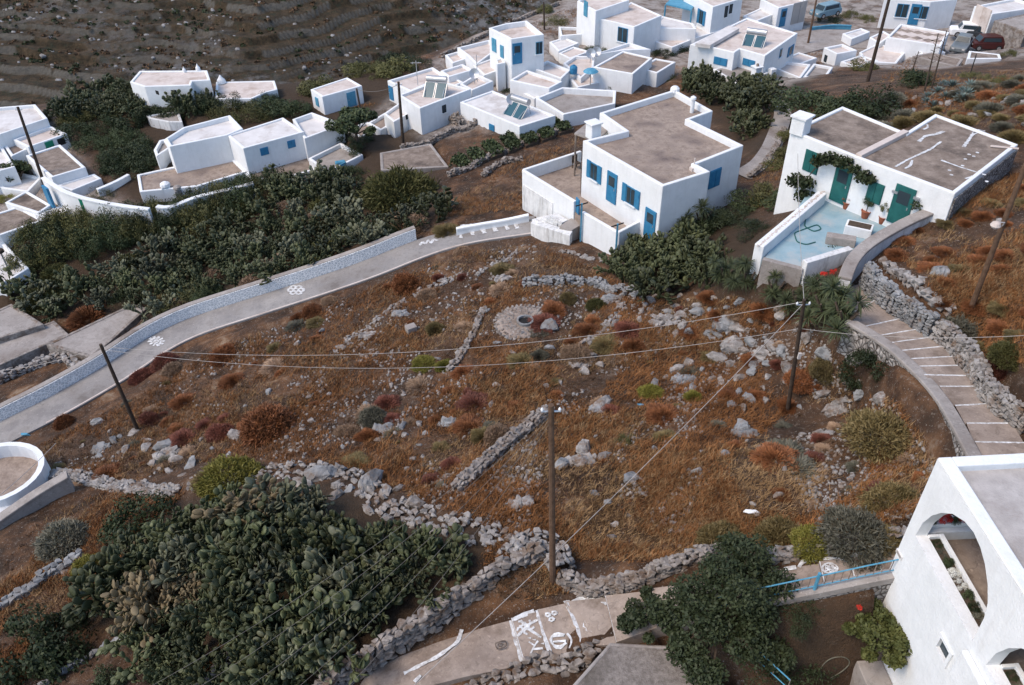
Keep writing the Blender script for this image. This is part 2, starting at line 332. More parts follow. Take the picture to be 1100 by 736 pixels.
def house(label, px, zt, h, roof=roofcream, par=.25, t=.25, wall=white, wins=(), name='white_house', cat='house', group=None, deep=1.6, bevel=.05, world=None, nowall=False):
    poly = world or [P(u, v, zt) for u, v in px]; poly = [xy(p) for p in poly]; n = len(poly)
    c = sum(poly)/n; root = thing(name, label, cat, (c[0], c[1], zt-h), group)
    inn = inset(poly, t); mb = MB(); z0 = zt-h-deep; zr = zt-par
    O0 = [(*p, z0) for p in poly]; O1 = [(*p, zt) for p in poly]; I1 = [(*p, zt) for p in inn]; I0 = [(*p, zr-.1) for p in inn]
    f = []
    for i in range(n):
        j = (i+1) % n
        for a, b in ((0, n), (n, 2*n), (2*n, 3*n)): f.append((a+i, a+j, b+j, b+i))
    if area(poly) < 0: f = [q[::-1] for q in f]
    mb.add(O0+O1+I1+I0, f); obj('wall', mb, wall, root, bevel=bevel)
    obj('roof', MB().prism(inset(poly, t-.015), zr-.12, zr), roof, root)
    openings(root, poly, wins)
    return root, poly
def chimney(root, u, v, z, s=.5, h=.9, cap=True, name='chimney'):
    p = P(u, v, z); o = obj(name, MB().box((p[0], p[1], z-.05), s, s, h, .4), white, root, bevel=.04)
    if cap: obj('chimney_cap', MB().box((p[0], p[1], z-.05+h), s*1.25, s*1.25, .1, .4), white, o); obj('flue', MB().lathe((p[0], p[1], z+h+.05), [(s*.2, 0), (s*.2, .22)], 8), roofdark, o)
    return o
def solar_heater(label, u, v, z, rz):
    p = P(u, v, z); r = thing('solar_heater', label, 'solar heater', p, 'solar water heaters on roofs')
    M = Matrix.Rotation(rz, 3, 'Z'); X = lambda x, y, zz: M@Vector((x, y, zz))+Vector(p)
    for s in (-.55, .55):
        T2 = Matrix.Rotation(math.radians(42), 3, 'X')
        q = obj('collector', MB().box(X(s, -.75, .18), 1.0, 1.9, .09, M=M@T2@Matrix.Translation((0, .0, 0)).to_3x3()), metal, r)
        n2 = (M@T2)@Vector((0, 0, .092)); obj('glass', MB().box(X(s, -.75, .18)+n2, .9, 1.8, .01, M=M@T2), solar, q)
    a, b = X(-.95, .05, 1.15), X(.95, .05, 1.15); obj('tank', MB().tube([a, b], .29, 14), metal, r, smooth=False)
    st = MB()
    for s in (-.9, .9): st.tube([X(s, .35, 0), X(s, .1, .95)], .03, 5); st.tube([X(s, -1.3, 0), X(s, -1.3, .1), X(s, .2, .9)], .03, 5)
    obj('stand', st, metal, r); return r
# ================================================================ ROADS (heights first, so the ground can follow)
def PL(l): return [P(*c) for c in l]
road_a = PL([(-40,488,-11.6),(0,466,-11.1),(60,437,-10.6),(130,397,-10),(165,371,-9.6),(205,351,-9.2),(250,337,-8.6),(300,321,-8),(350,305,-7.3),(400,288,-6.6),(440,271,-6.0),(470,260,-5.6),(505,251,-5.1),(540,246,-4.8),(575,241,-4.5)])
def perp_line(L, d):                             # offset a polyline sideways on the map (+ = left of travel)
    L = [np.array(p) for p in L]; out = []
    for i, p in enumerate(L):
        t = (L[min(i+1, len(L)-1)]-L[max(i-1, 0)])[:2]; t /= np.linalg.norm(t); out.append(p+np.array([-t[1]*d, t[0]*d, 0]))
    return out
def resample(L, step):
    L = np.array(L); s = np.r_[0, np.cumsum(np.linalg.norm(np.diff(L, axis=0), axis=1))]; n = max(2, int(s[-1]/step)+1); q = np.linspace(0, s[-1], n)
    return np.stack([np.interp(q, s, L[:, k]) for k in range(L.shape[1])], -1)
def smooth(L, it=2):
    L = np.array(L, float)
    for _ in range(it): L[1:-1] = (L[:-2]+2*L[1:-1]+L[2:])/4
    return L
road_a = smooth(resample(road_a, .8), 4)
carve(road_a, 1.9, .12)
up_e = PL([(400,716,-1.8),(470,690,-1.4),(520,674,-1.0),(549,664,-.6),(577,655,-.3),(607,646,.2),(650,640,.8),(700,632,1.6),(760,622,2.4),(820,614,3.1),(880,603,3.8),(912,597,4.1),(940,592,4.35),(975,586,4.6)])
lo_e = PL([(350,790,-1.8),(430,745,-1.4),(500,727,-1.0),(563,712,-.6),(592,707,-.3),(628,694,.2),(662,690,.8),(706,672,1.6),(766,655,2.4),(826,642,3.1),(886,630,3.8),(918,623,4.1),(948,617,4.35),(985,610,4.6)])
carve([(a+b)/2 for a, b in zip(up_e, lo_e)], 1.0, .15, .8)
_sl = [(900,312),(922,336),(932,351),(951,360),(961,368),(971,376.5),(982,385),(990,393),(999,402),(1016,414.5),(1032.6,435),(1045,454),(1054,474),(1070,500)]
_sr = [(935,303),(941.5,321),(970,341),(986,353),(1001,361.5),(1012,371.6),(1023,382.5),(1028.5,392),(1042,403),(1049,414.5),(1062,433),(1087,454),(1102,475),(1130,500)]
_sl = [(u-7, v) for u, v in _sl]
_sz = list(np.linspace(2.1, 4.3, len(_sl)))
st_l = PL([(u, v, z) for (u, v), z in zip(_sl, _sz)]); st_r = PL([(u, v, z) for (u, v), z in zip(_sr, _sz)])
carve([(a+b)/2 for a, b in zip(st_l, st_r)], 1.3, .15, .7)
lane = smooth(resample(PL([(795,188,-3.3),(815,178,-3.2),(828,160,-3.4),(836,140,-3.7),(842,122,-4.0),(836,108,-4.4)]), .7), 3)
carve(lane, .8, .1)
street = smooth(resample(PL([(830,52,-7.2),(880,40,-7.4),(930,42,-7.4),(1000,50,-7.2),(1060,48,-7),(1120,50,-6.6)]), 1), 3)
carve(street, 3.2, .1, 2)
# ================================================================ HOUSES
K = {}
# --- the large house with blue shutters (ground floor at -2.6, roof at 1.5)
B = 1.45
FL, FR, RB, AP, BL = P(627,151,B), P(712,200,B), P(799,156,B), P(725,96,B), P(644,122,B)
main_px = [(626,151),(712,200),(763,184),(748,176),(799,156),(741,128),(766,119),(725,96),(644,121),(671,140)]
K['main'] = house('large flat roofed white house with blue shutters beside the walled terrace', main_px, B, 4.0, roofbrown, .42, .24, white, [
    ('wshut', 0, 638.5,184.5,.72,1.15), ('door', 0, 657.5,201.5,.95,2.05), ('wshut', 0, 678,210.5,.8,1.15), ('door', 0, 698.5,240.5,.95,1.95),
    ('shut', 3, 767.5,191.5,1.0,1.25)], deep=2.5)
r = K['main'][0]
o = obj('chimney', MB().box(P(637,148,B-.3), .75, .75, 1.0, .5), white, r, bevel=.05)
obj('chimney_cap', MB().box(P(637,148,B-.3)+np.array([0, 0, 1.0]), .9, .9, .1, .5), white, o, bevel=.03)
p = P(743,121,B-.42); o = obj('vent_pipe', MB().lathe(p, [(.14, 0), (.14, .9), (.2, .95), (.2, 1.1), (.05, 1.2)], 10), white, r)
p = P(725,97,B); obj('corner_boss', MB().lathe(p, [(.35, -.1), (.33, .15), (.2, .28), (.02, .32)], 10), white, r)
p = P(745,183,B-.42); obj('water_pipes', MB().tube([p, p+np.array([0, 0, .8])], .04, 6).box(p, .45, .3, .22, .4).tube([p+np.array([.3, .1, 0]), p+np.array([.3, .1, .35])], .04, 6), roofcream, r)
pp = [P(617,143,.6), P(641,151,.6), P(656,137,.6), P(634,129,.6)]
o = obj('porch_roof', MB().prism([xy(q) for q in pp], .48, .6), concrete, r)
q = P(618.5,145,.5); obj('porch_post', MB().tube([q, (q[0], q[1], -2.6)], .07, 6), roofdark, o)
# terrace of the large house
FLR = -2.55
tr = [P(562,182,-1.7), P(618,216,-1.7), P(626,227,-1.7), P(664,249,-1.7), P(689,236,-1.7)]
tr2 = P(624,162,-1.7)
r = thing('terrace', 'white walled terrace in front of the large blue shuttered house', 'terrace', (tr[1][0], tr[1][1], -4.5)); K['terr'] = r
hp = K['main'][1]
obj('floor', MB().prism([xy(tr[0]), xy(tr[1]), xy(tr[2]), xy(tr[3]), xy(tr[4]), hp[0]+.3*(hp[1]-hp[0])+.1*(hp[1]-hp[0]), hp[0], xy(tr2)], -4.9, FLR), roofbrown, r)
def wallseg(mb, a, b, t, z0, z1):
    a = xy(a); b = xy(b); d = (b-a)/np.linalg.norm(b-a); n = np.array([-d[1], d[0]])*t/2
    return mb.prism([a-n, b-n, b+n, a+n], z0, z1)
wa = wallseg(MB(), tr2, tr[0], .22, -5.2, -1.7); wallseg(wa, tr[0], tr[1], .223, -5.2, -1.703); obj('parapet', wa, white, r, bevel=.04)
wb = wallseg(MB(), tr[2], tr[3], .22, -5.4, -1.7); wallseg(wb, tr[3], tr[4], .223, -5.4, -1.703); obj('parapet', wb, white, r, bevel=.04)
d_ = xy(tr[1])-xy(tr[0]); n_ = np.array([d_[1], -d_[0]])/np.linalg.norm(d_)*.13
if n_[1] > 0: n_ = -n_
a1 = xy(tr[0])+n_+d_*.03; b1 = xy(tr[0])+n_+d_*.62
obj('rough_render', wallseg(MB(), a1, b1, .06, -5.2, -2.75), white2, r)
for (u, v, top) in ((626,240,217), (664,264,241)):
    q = P(u, v-26 if False else v, -3.6); q = tr[2] if u == 626 else tr[3]; o = obj('gate_post', MB().box((q[0]-.1, q[1]-.25, -4.6), .1, .1, 3.6), blue2, r); obj('crossbar', MB().box((q[0]-.1, q[1]-.25, -1.1), .9, .06, .06, .5), rubber, o)
q = tr[1]; obj('blue_gate', MB().box((q[0]+.15, q[1]-.15, -2.5), .08, .5, 1.05, .3), blue, r)
sb = [P(574,242,-3.3), P(613,257,-3.3), P(625,242,-3.3), P(606,233,-3.3)]
o = thing('entrance_steps', 'white stair block below the terrace wall of the large house', 'steps', (sb[0][0], sb[0][1], -4.8))
obj('side_wall', MB().prism([xy(P(570,238,-3.6)), xy(P(612,256,-3.2)), xy(P(615,251,-3.2)), xy(P(573,234,-3.6))], -5.5, [-3.7, -3.0, -3.0, -3.7]), white2, o, bevel=.03)
obj('landing', MB().prism([xy(P(601,246,-3.2)), xy(P(613,251,-3.2)), xy(P(626,243,-3.2)), xy(P(614,237,-3.2))], -5, -3.0), concrete, o)
for k in range(5):
    t = k/5; a = P(576+24*t, 234+9*t, -3.6); obj('step', MB().box((a[0]+.3, a[1]-.1, -5), .55, 1.2, 1.15+.2*k, .65), white2, o)
for (u, v, lb) in ((619,181,'small brown chair at the corner of the white terrace'),):
    q = P(u, v, FLR); c = thing('garden_chair', lb, 'chair', q); M = Matrix.Rotation(.6, 3, 'Z')
    obj('seat', MB().box((q[0], q[1], q[2]+.42), .45, .45, .05, .6), wood, c); bk = Vector(q)+M@Vector((0, .22, .45)); obj('backrest', MB().box(bk, .45, .05, .5, .6), wood, c)
    for sx in (-1, 1):
        for sy in (-1, 1): lg = Vector(q)+M@Vector((sx*.2, sy*.2, 0)); obj('leg', MB().box(lg, .04, .04, .42, .6), wood, c)
# --- house with teal doors over the blue patio (floor 2.0, roof 5.0)
B2 = 5.0
h2_px = [(849,140),(921,169),(1026,208),(1094,155),(1005,122),(973,142),(905,114)]
K['h2'] = house('white house with teal doors and climbing vine above the turquoise patio', h2_px, B2, 3.1, roofdark, .1, .22, white, [
    ('shut', 0, 872,174,.95,1.2,teal), ('door', 0, 904,198,1.0,2.1,teal), ('shut', 1, 940,207,.85,1.1,teal), ('door', 1, 968.5,221,1.05,2.1,teal)], deep=2.6)
r, hp2 = K['h2']
obj('roof_beam', wallseg(MB(), P(973,142,B2), P(922,168,B2), .35, B2-.25, B2+.12), roofcream, r, bevel=.03)
q = P(862,143,B2); o = obj('chimney', MB().box((q[0]-.1, q[1]+.2, B2-.1), .8, .8, .95, .75), white, r, bevel=.04); obj('chimney_cap', MB().box((q[0]-.1, q[1]+.2, B2+.85), .95, .95, .1, .75), white, o)
zr = B2-.085
def strip_px(name, pl, wdt, z, mat, parent):
    L = smooth(resample([P(u, v, z) for u, v in pl], .15), 1); a = perp_line(L, wdt/2); b = perp_line(L, -wdt/2)
    k = [(.7+.6*random.random()) for _ in L]; a = [l+(x-l)*q for l, x, q in zip(L, a, k)]; b = [l+(x-l)*q for l, x, q in zip(L, b, k)]
    return obj(name, MB().strip([tuple(x) for x in a], [tuple(x) for x in b]), mat, parent)
for pl, wd in (([(962,179),(974,172),(1000,160),(1011,152)], .13), ([(987,152),(994,146),(1006,144),(1014,141)], .2), ([(1035,158),(1040,151),(1045,144),(1055,140)], .16), ([(1045,143),(1051,139),(1058,141)], .14), ([(1011,172),(1030,179),(1059,188)], .12), ([(972,181),(978,178),(980,172)], .12), ([(1050,186),(1060,178)], .12), ([(1037,192),(1045,189)], .12), ([(988,137),(991,134),(996,133),(997,137),(992,139)], .1)):
    strip_px('roof_crack_repair', pl, wd, zr+.006, paint, r)
for u, v in ((1041,166),(1050,164),(1022,188),(1034,178),(1060,195),(1020,183),(1046,168),(1037,171)):
    q = P(u, v, zr); obj('patch', MB().lathe(q, [(.09, 0), (.09, .006)], 7), paint, r)
obj('roof_pole', MB().tube([P(1064,157,zr+.06), P(1094,160,zr+.06)], .06, 6), roofcream, r)
for u, v, ww in ((962,207,.35), (985,214,.3)):
    n2 = hp2[2]-hp2[1]; n2 = np.array([n2[1], -n2[0]])/np.linalg.norm(n2)
    if n2[1] > 0: n2 = -n2
    q = on_plane(u, v, np.array([*hp2[1], 0]), np.array([*n2, 0])); obj('wall_lamp', MB().box((q[0]+n2[0]*.06, q[1]+n2[1]*.06, q[2]), .3, .12, .12, math.atan2(*(hp2[2]-hp2[1])[::-1])), metal, r)
ga = hp2[2]+.01*(hp2[3]-hp2[2]); gb = hp2[3]; gd = (gb-ga)/np.linalg.norm(gb-ga); gn = np.array([gd[1], -gd[0]])
if gn@(hp2[0]-ga) > 0: gn = -gn
gm_ = MB().prism([ga+gn*.02, gb+gn*.02, gb+gn*.08, ga+gn*.08], 1.0, B2-.3); GABLE = (gm_, r)
# patio
PF = 2.0
pp = [(819,281),(886,214),(953,238),(925,262),(911,277),(862,292)]
pw = [P(u, v, PF) for u, v in pp]; pw[1] = np.array([*(hp2[0]+.5*(hp2[1]-hp2[0])*.9), PF]); pw[2] = np.array([*(hp2[1]+.62*(hp2[2]-hp2[1])), PF])
r = thing('patio', 'turquoise painted patio in front of the house with teal doors', 'patio', (pw[0][0], pw[0][1], -.5))
obj('floor', MB().prism([xy(q) for q in pw], -1.6, PF), turq, r)
a, b = P(816,262,PF+.7), P(884,205,PF+.7); a2 = xy(a); b2 = xy(b)
o = obj('side_wall', wallseg(MB(), a, b, .5, -1.5, PF+.62), white, r, bevel=.04)
sp = MB(); L = resample([np.array([*a2, PF+.62]), np.array([*b2, PF+.62])], .14)
ICO = []
def hull_stone(seed, npt, sub=0, rough=0.0):
    rr = np.random.default_rng(seed+500); bm = bmesh.new(); q = rr.normal(size=(npt, 3)); q /= np.linalg.norm(q, axis=1)[:, None]; q = np.sign(q)*np.abs(q)**.72*rr.uniform(.72, 1.1, (npt, 1))
    for x in q: bm.verts.new(x)
    r_ = bmesh.ops.convex_hull(bm, input=bm.verts); bmesh.ops.delete(bm, geom=[x for x in set(r_['geom_interior'])|set(r_['geom_unused']) if isinstance(x, bmesh.types.BMVert)], context='VERTS')
    bmesh.ops.triangulate(bm, faces=bm.faces)
    for s_ in range(sub):
        bmesh.ops.subdivide_edges(bm, edges=bm.edges, cuts=1, use_grid_fill=True, smooth=.18 if s_ == 0 else 0); bmesh.ops.triangulate(bm, faces=bm.faces)
        for v in bm.verts: v.co += Vector(rr.normal(size=3))*rough/(s_+1)
    bm.verts.index_update(); V = np.array([v.co[:] for v in bm.verts]); F_ = [tuple(x.index for x in f.verts) for f in bm.faces]; bm.free(); return V, F_
for sd_ in range(8): ICO.append(hull_stone(sd_, 13+sd_ % 4))
def stone_add(mb, c, sx, sy, sz, rz=None, k=None):
    V, Fc = ICO[rng.integers(0, 5) if k is None else k]; R = Matrix.Rotation(rng.uniform(0, 6.28) if rz is None else rz+rng.normal(0, .18), 3, 'Z')@Matrix.Rotation(rng.normal(0, .2), 3, 'X')@Matrix.Rotation(rng.normal(0, .2), 3, 'Y')
    mb.add((V*np.array([sx, sy, sz]))@np.array(R).T+np.asarray(c), Fc)
for l in L:
    for s in (-.15, 0, .15): stone_add(sp, l+np.array([rng.normal(0, .03)+s*.7, rng.normal(0, .03)+s*.7, -.01]), .06, .06, .035)
obj('pebble_coping', sp, roofcream, o)
o2 = obj('front_kerb', wallseg(MB(), pw[0], pw[5], .3, -1.6, PF+.18), concrete, r); obj('end_wall', wallseg(MB(), pw[5], pw[4], .35, -1.6, PF+.6), white2, r, bevel=.03)
# ================================================================ lower right house with arched veranda
ZT = 9.0
cA, cB = P(1007,493,ZT), P(1100,641,ZT); fd = xy(cB)-xy(cA); fd /= np.linalg.norm(fd); nr = np.array([fd[1], -fd[0]])
if nr[0] > 0: nr = -nr
inw = -nr
r = thing('arched_house', 'white house with arched veranda and flower troughs at lower right', 'house', (cA[0], cA[1], 4.3)); K['arch'] = r
cA2 = xy(cA)
def fpx(u, v): # pixel -> (s, z) on the facade plane
    q = on_plane(u, v, cA, np.array([*nr, 0])); return ((q[:2]-cA2)@fd, q[2])
def arch_loop(pxs): return [fpx(u, v) for u, v in pxs]
arch1 = arch_loop([(980,583),(984,574),(991,562),(1001,554),(1011,551),(1023,552),(1036,560),(1046,572),(1053,588),(1058,606),(1061,628),(1061,648),(1057,664),(1049,681)])
print('arch1', arch1)
LENF = 9.0; s0 = arch1[0][0]; zsill = (arch1[0][1]+arch1[-1][1])/2; s1 = arch1[-1][0]
arch1[0] = (s0, zsill); arch1[-1] = (s1, zsill)
ws = s1-s0; off = ws+.62
arch2 = [(s+off, z) for s, z in arch1]; arch3 = [(s+2*off, z) for s, z in arch1]
outer = [(0, .5), (LENF, .5), (LENF, ZT), (0, ZT)]
outer[1] = (max(LENF, arch3[-1][0]+.7), .5); outer[2] = (outer[1][0], ZT)
LENF = outer[1][0]
def facade(loops, th, name, mat, par):
    mb = MB(); allp = [q for l in loops for q in l]; tri = tessellate_polygon([[Vector((s, z, 0)) for s, z in l] for l in loops])
    def W(s, z, d): q = cA2+fd*s+inw*d; return (q[0], q[1], z)
    mb.add([W(s, z, 0) for s, z in allp], [tuple(t) for t in tri]); mb.add([W(s, z, th) for s, z in allp], [tuple(t[::-1]) for t in tri])
    for l in loops:
        n = len(l); mb.add([W(s, z, 0) for s, z in l]+[W(s, z, th) for s, z in l], [(i, (i+1) % n, n+(i+1) % n, n+i) for i in range(n)])
    o = obj(name, mb, mat, par)
    bm = bmesh.new(); bm.from_mesh(o.data); bmesh.ops.remove_doubles(bm, verts=bm.verts, dist=1e-4); bmesh.ops.recalc_face_normals(bm, faces=bm.faces); bm.to_mesh(o.data); bm.free(); return o
wz = [fpx(1008,686), fpx(1023,700), fpx(1020,712), fpx(1006,697)]
ws0, ws1 = min(q[0] for q in wz), max(q[0] for q in wz); wz0, wz1 = min(q[1] for q in wz), max(q[1] for q in wz)
wz0 = max(wz0, .9); win = [(ws0+.1, wz0+.1), (ws1-.1, wz0+.1), (ws1-.1, wz1-.1), (ws0+.1, wz1-.1)]
TH = .32
obj_f = facade([outer, arch1, arch2, arch3, win], TH, 'facade', white, r)
def FW(s, d, z): q = cA2+fd*s+inw*d; return np.array([q[0], q[1], z])
def fbox(mb, s_a, s_b, d_a, d_b, z_a, z_b): return mb.prism([xy(FW(s_a, d_a, 0)), xy(FW(s_b, d_a, 0)), xy(FW(s_b, d_b, 0)), xy(FW(s_a, d_b, 0))], z_a, z_b)
DEP = 6.5; zfl = zsill-.35
obj('roof', fbox(MB(), .02, LENF-.02, TH+.005, DEP, ZT-.42, ZT-.14), mottled('veranda_roof', (.36, .335, .315), (.46, .43, .41), 2.5, .9, .6, (.30, .27, .25), .7, fine=14), r)
pr = fbox(MB(), .0, LENF, -.003, TH+.02, ZT+.001, ZT+.06); fbox(pr, 0, TH, TH+.022, DEP, ZT-.45, ZT+.062); obj('roof_edge', pr, white, r, bevel=.03)
obj('veranda_floor', fbox(MB(), .05, LENF-.05, TH+.003, DEP, .6, zfl), roofbrown, r)
obj('end_wall', fbox(MB(), 0.0, TH, TH+.003, DEP, .5, zsill-.02), white, r)
ec = fbox(MB(), .001, TH-.001, TH+.003, TH+.08, zsill-.017, ZT-.452); fbox(ec, .001, TH-.001, DEP-.6, DEP, zsill-.017, ZT-.452); fbox(ec, .001, TH-.001, TH+.082, DEP-.602, ZT-.8, ZT-.452); obj('end_pillar', ec, white, r, bevel=.03)
obj('back_wall', fbox(MB(), .02, LENF, DEP+.002, DEP+.3, .5, ZT-.1), white, r)
obj('ledge', fbox(MB(), s1+.02, LENF, -.16, -.003, zsill-1.35, zsill-.32), white, r, bevel=.04)
fr = MB()
for a_ in ((ws0, ws1, wz0, wz0+.1), (ws0, ws1, wz1-.1, wz1), (ws0, ws0+.1, wz0+.102, wz1-.102), (ws1-.1, ws1, wz0+.102, wz1-.102)): fbox(fr, a_[0], a_[1], -.05, -.003, a_[2], a_[3])
o = obj('window', fr, white, r); obj('pane', fbox(MB(), ws0+.1, ws1-.1, .05, .08, wz0+.1, wz1-.1), glass, o)
obj('window_lining', fbox(MB(), ws0+.09, ws1-.09, .3, .34, wz0+.1, wz1-.1), turq, o)
sgn = fpx(966.5,595.5); o = obj('name_plate', fbox(MB(), sgn[0]-.16, sgn[0]+.16, -.03, -.004, sgn[1]-.07, sgn[1]+.07), roofwhite, r); obj('plate_border', fbox(MB(), sgn[0]-.12, sgn[0]+.12, -.036, -.031, sgn[1]-.04, sgn[1]+.04), concrete, o)
TROUGHS = []
for k, sa in enumerate((s0, s0+off)):
    t_ = thing('flower_trough', ('planted trough with white flowers under the full arch' if k == 0 else 'planted trough under the arch cut off by the right edge'), 'planter', FW(sa+ws/2, TH, zsill-.3), 'flower troughs in the arches')
    mb = fbox(MB(), sa+.02, sa+ws-.02, TH+.30, TH+.40, zfl+.003, zsill+.06); fbox(mb, sa+.02, sa+.1, TH+.004, TH+.298, zfl+.003, zsill+.05); fbox(mb, sa+ws-.1, sa+ws-.02, TH+.004, TH+.298, zfl+.003, zsill+.05)
    obj('trough', mb, white, t_); obj('soil', fbox(MB(), sa+.1, sa+ws-.1, TH+.004, TH+.297, zfl+.004, zsill-.05), bark, t_); TROUGHS.append((t_, sa))
for a_, b_ in (((1,0),(0,0)),): pass
arch_poly = [xy(FW(0, 0, 0)), xy(FW(LENF, 0, 0)), xy(FW(LENF, DEP, 0)), xy(FW(0, DEP, 0))]
obj_step = obj('doorstep', fbox(MB(), 1.2, 4.4, -.75, -.02, .8, 1.95), concrete, thing('stone_bench', 'low concrete bench along the foot of the arched house', 'bench', FW(2.8, -.4, 1.6)), bevel=.03)
flatten(arch_poly, .9, .4); flatten(pw, PF-.5, .3)
# ================================================================ VILLAGE
V = lambda *a, **k: house(*a, **k)
GR = 'white village houses'
vh = []
def VH(label, px, zt, h, **k):
    fh = .9 if px[0][1] < 30 else .64
    if h > 4.5: fh = .78
    h = h*fh; k['wins'] = [(q[0], q[1], q[2], q[3], q[4]*(.85 if fh < .7 else 1), q[5]*(.72 if fh < .7 else 1))+tuple(q[6:]) for q in k.get('wins', ())]
    r = house(label, px, zt, h, group=GR, **k); vh.append((r[0], r[1], zt-h)); return r[0], r[1]
VH('long low white chapel house on its own below the terraced hillside', [(139.5,88),(155,93),(205,91.5),(206.5,87),(226,86),(222.5,75.5),(150,76)], -5.2, 3.0, par=.12, wins=[('open',0,169,99.5,.5,.5),('open',1,187,99,.6,.6)])
r = vh[-1][0]
for u, v, s in ((213,75.5,.5), (198,76.5,.35)): q = P(u, v, -5.2); obj('bell_gable', MB().lathe(q, [(.5*s, -.2), (.45*s, .5*s), (.2*s, .9*s), (.05*s, 1.3*s)], 10), white, r)
VH('low white house with a broad pale terrace roof right of the chapel house', [(232,88),(295,86.5),(298,96),(286,99),(270,106),(231,106)], -6.8, 1.6, par=.06)
q = P(238,89,-6.8); obj('cone', MB().lathe(q, [(.5, 0), (.4, .3), (.2, .55), (.05, .8)], 12), white, vh[-1][0])
VH('white house wing with bare roof left of the two blue windows', [(177,149),(197,136.5),(247,123.5),(261,138),(244,145),(182,157.5)], -6.0, 3.3, roof=roofwhite, par=.4)
VH('tiny white annex at the left end of the long white house', [(165,161),(171,150.5),(178,149),(184,157.5),(168,168)], -7.2, 2, roof=concrete, par=.3)
VH('white house wing with two small blue windows facing the vegetated slope', [(244,145),(304,126),(327,141.5),(261,159.5)], -6.1, 3.2, roof=roofwhite, par=.12, wins=[('shut',2,284,162.5,.85,.95),('shut',2,313,154.7,.85,.95)])
VH('small white block with walled roof at the right end of the long white house', [(314,128),(335,120.5),(369,133),(327,149)], -6.4, 2.9, roof=roofwhite, par=.45)
VH('low outbuilding with broad grey brown roof below the long white house', [(147,187.5),(246,165.5),(265,184),(212,200),(150,206)], -8.4, 1.8, roof=roofbrown, par=.14, name='flat_roofed_outbuilding', cat='outbuilding')
VH('low outbuilding with pale brown roof beneath the two blue windows', [(258,178),(339,154),(352,178),(300,193),(268,192)], -8.5, 1.6, roof=roofdark, par=.1, name='flat_roofed_outbuilding', cat='outbuilding')
VH('small grey roofed white shed with high parapet beside the blue door', [(331,170),(366,153),(390,166),(352,185)], -7.8, 1.7, roof=concrete, par=.35, wins=[('door',2,369,181,.8,1.4,blue2)], name='white_shed', cat='shed')
VH('isolated flat brown roof just below the garden beds', [(408,164),(463,154),(482,179),(409,183)], -6.9, 1.2, roof=roofdark, par=.05, wall=concrete, name='flat_roofed_outbuilding', cat='outbuilding')
VH('ruined grey stone shed among the dark shrubs above the long white house', [(157,124),(172,121.5),(192,119.5),(196,131),(181,131),(160,127)], -7.6, 1.5, roof=concrete, par=.1, wall=white2, name='stone_shed', cat='shed')
VH('small cube house with blue door left of the solar roofed house', [(333.5,96),(373,83),(389,92),(346,104)], -5.9, 2.9, par=.08, wins=[('door',2,377.5,106.5,1.1,2.0,blue2),('shut',3,341,109.5,.7,1.2,blue2)])
VH('white house with tan roof and blue door behind the solar roofed house', [(416,86.5),(465,72),(479,81),(441,98)], -5.4, 3.2, wins=[('door',3,420.5,100,.8,1.9)])
VH('white house with solar heater and roof pipes near the tall dark pole', [(428,102),(470,86),(506,95.5),(451,116.5)], -4.8, 4.0, wins=[('win',2,477,117,.55,1.0,dark)], bevel=.04)
VH('low white extension with two dark openings beside the tall dark pole', [(412,122),(432,108),(450,116),(423,131)], -6.2, 2.8, wins=[('open',2,438,125,.7,.6)])
VH('low L shaped terrace of the solar roofed house with brown floor', [(395,132),(413,121),(424,131),(409,140)], -7.4, 1.6, roof=roofbrown, par=.3, name='walled_terrace', cat='terrace')
VH('low walled terrace beneath the shorter village pole', [(372,139),(394,130),(408,140),(386,147)], -7.9, 1.4, roof=roofbrown, par=.25, name='walled_terrace', cat='terrace')
VH('wide white house with solar heater directly above the garden beds', [(494,109.5),(529,97),(597,124),(558,136)], -4.9, 2.2, roof=roofwhite, par=.12, wins=[('shut',3,528.5,137,.8,.8)])
VH('two storey white house with bright blue door and magenta flowers', [(525,30),(543,25),(566,22),(584.5,37),(549,42)], -1.9, 6.2, par=.5, wins=[('shut',4,531,48.5,.8,1.3,blue2),('shut',4,539.5,55.5,.6,1.2,blue2),('door',3,555.5,57.5,1.0,2.0),('win',3,579,51.5,.7,1.2,blue2)])
VH('low white wing at the foot of the two storey house', [(491,51),(526,42.5),(535,52),(512,69),(503,60)], -5.6, 2.6, par=.35)
VH('little white box house at the edge of the village nearest the ravine', [(478,59),(492,55),(503,62),(486,68)], -6.2, 2.2)
VH('cream roofed house left of the white chimney tower', [(473,76),(497,68.5),(508,75),(482,82.5)], -5.3, 2.8)
VH('small walled roof behind the solar heated house above the gardens', [(494,90),(512,79),(530,87),(507,97)], -5.1, 3.0, par=.35)
VH('cream roofed house in front of the white chimney tower', [(547.5,86),(566,75),(604,87.5),(590,95)], -5.0, 3.2)
VH('cream roofed house behind the blue water tank', [(570,72.5),(588,65),(613,75),(603,84.5)], -5.2, 3.0)
VH('white tower like chimney house in the middle of the village', [(532,64),(540,62),(543,67),(534,69)], -4.3, 4.4, par=.1, t=.2, name='white_tower', cat='tower')
VH('white house with tall curved parapets above the garden beds', [(575.5,105),(604,93.5),(662,97),(661,111),(605,123)], -4.9, 2.0, roof=concrete, par=.55)
VH('white house with square brown roof in the village centre', [(637,72),(669,54.5),(701,62),(680,79.5)], -4.6, 3.1, roof=roofbrown, par=.12)
VH('white house with smaller brown roof right of the square one', [(686,73),(704,62.5),(726,66.5),(706,78.5)], -5.4, 2.4, roof=roofbrown, par=.12)
VH('white walled roof terrace behind the square brown roof', [(636,59),(676,45.5),(699,53),(670,54)], -5.0, 2.8, roof=roofwhite, par=.3)
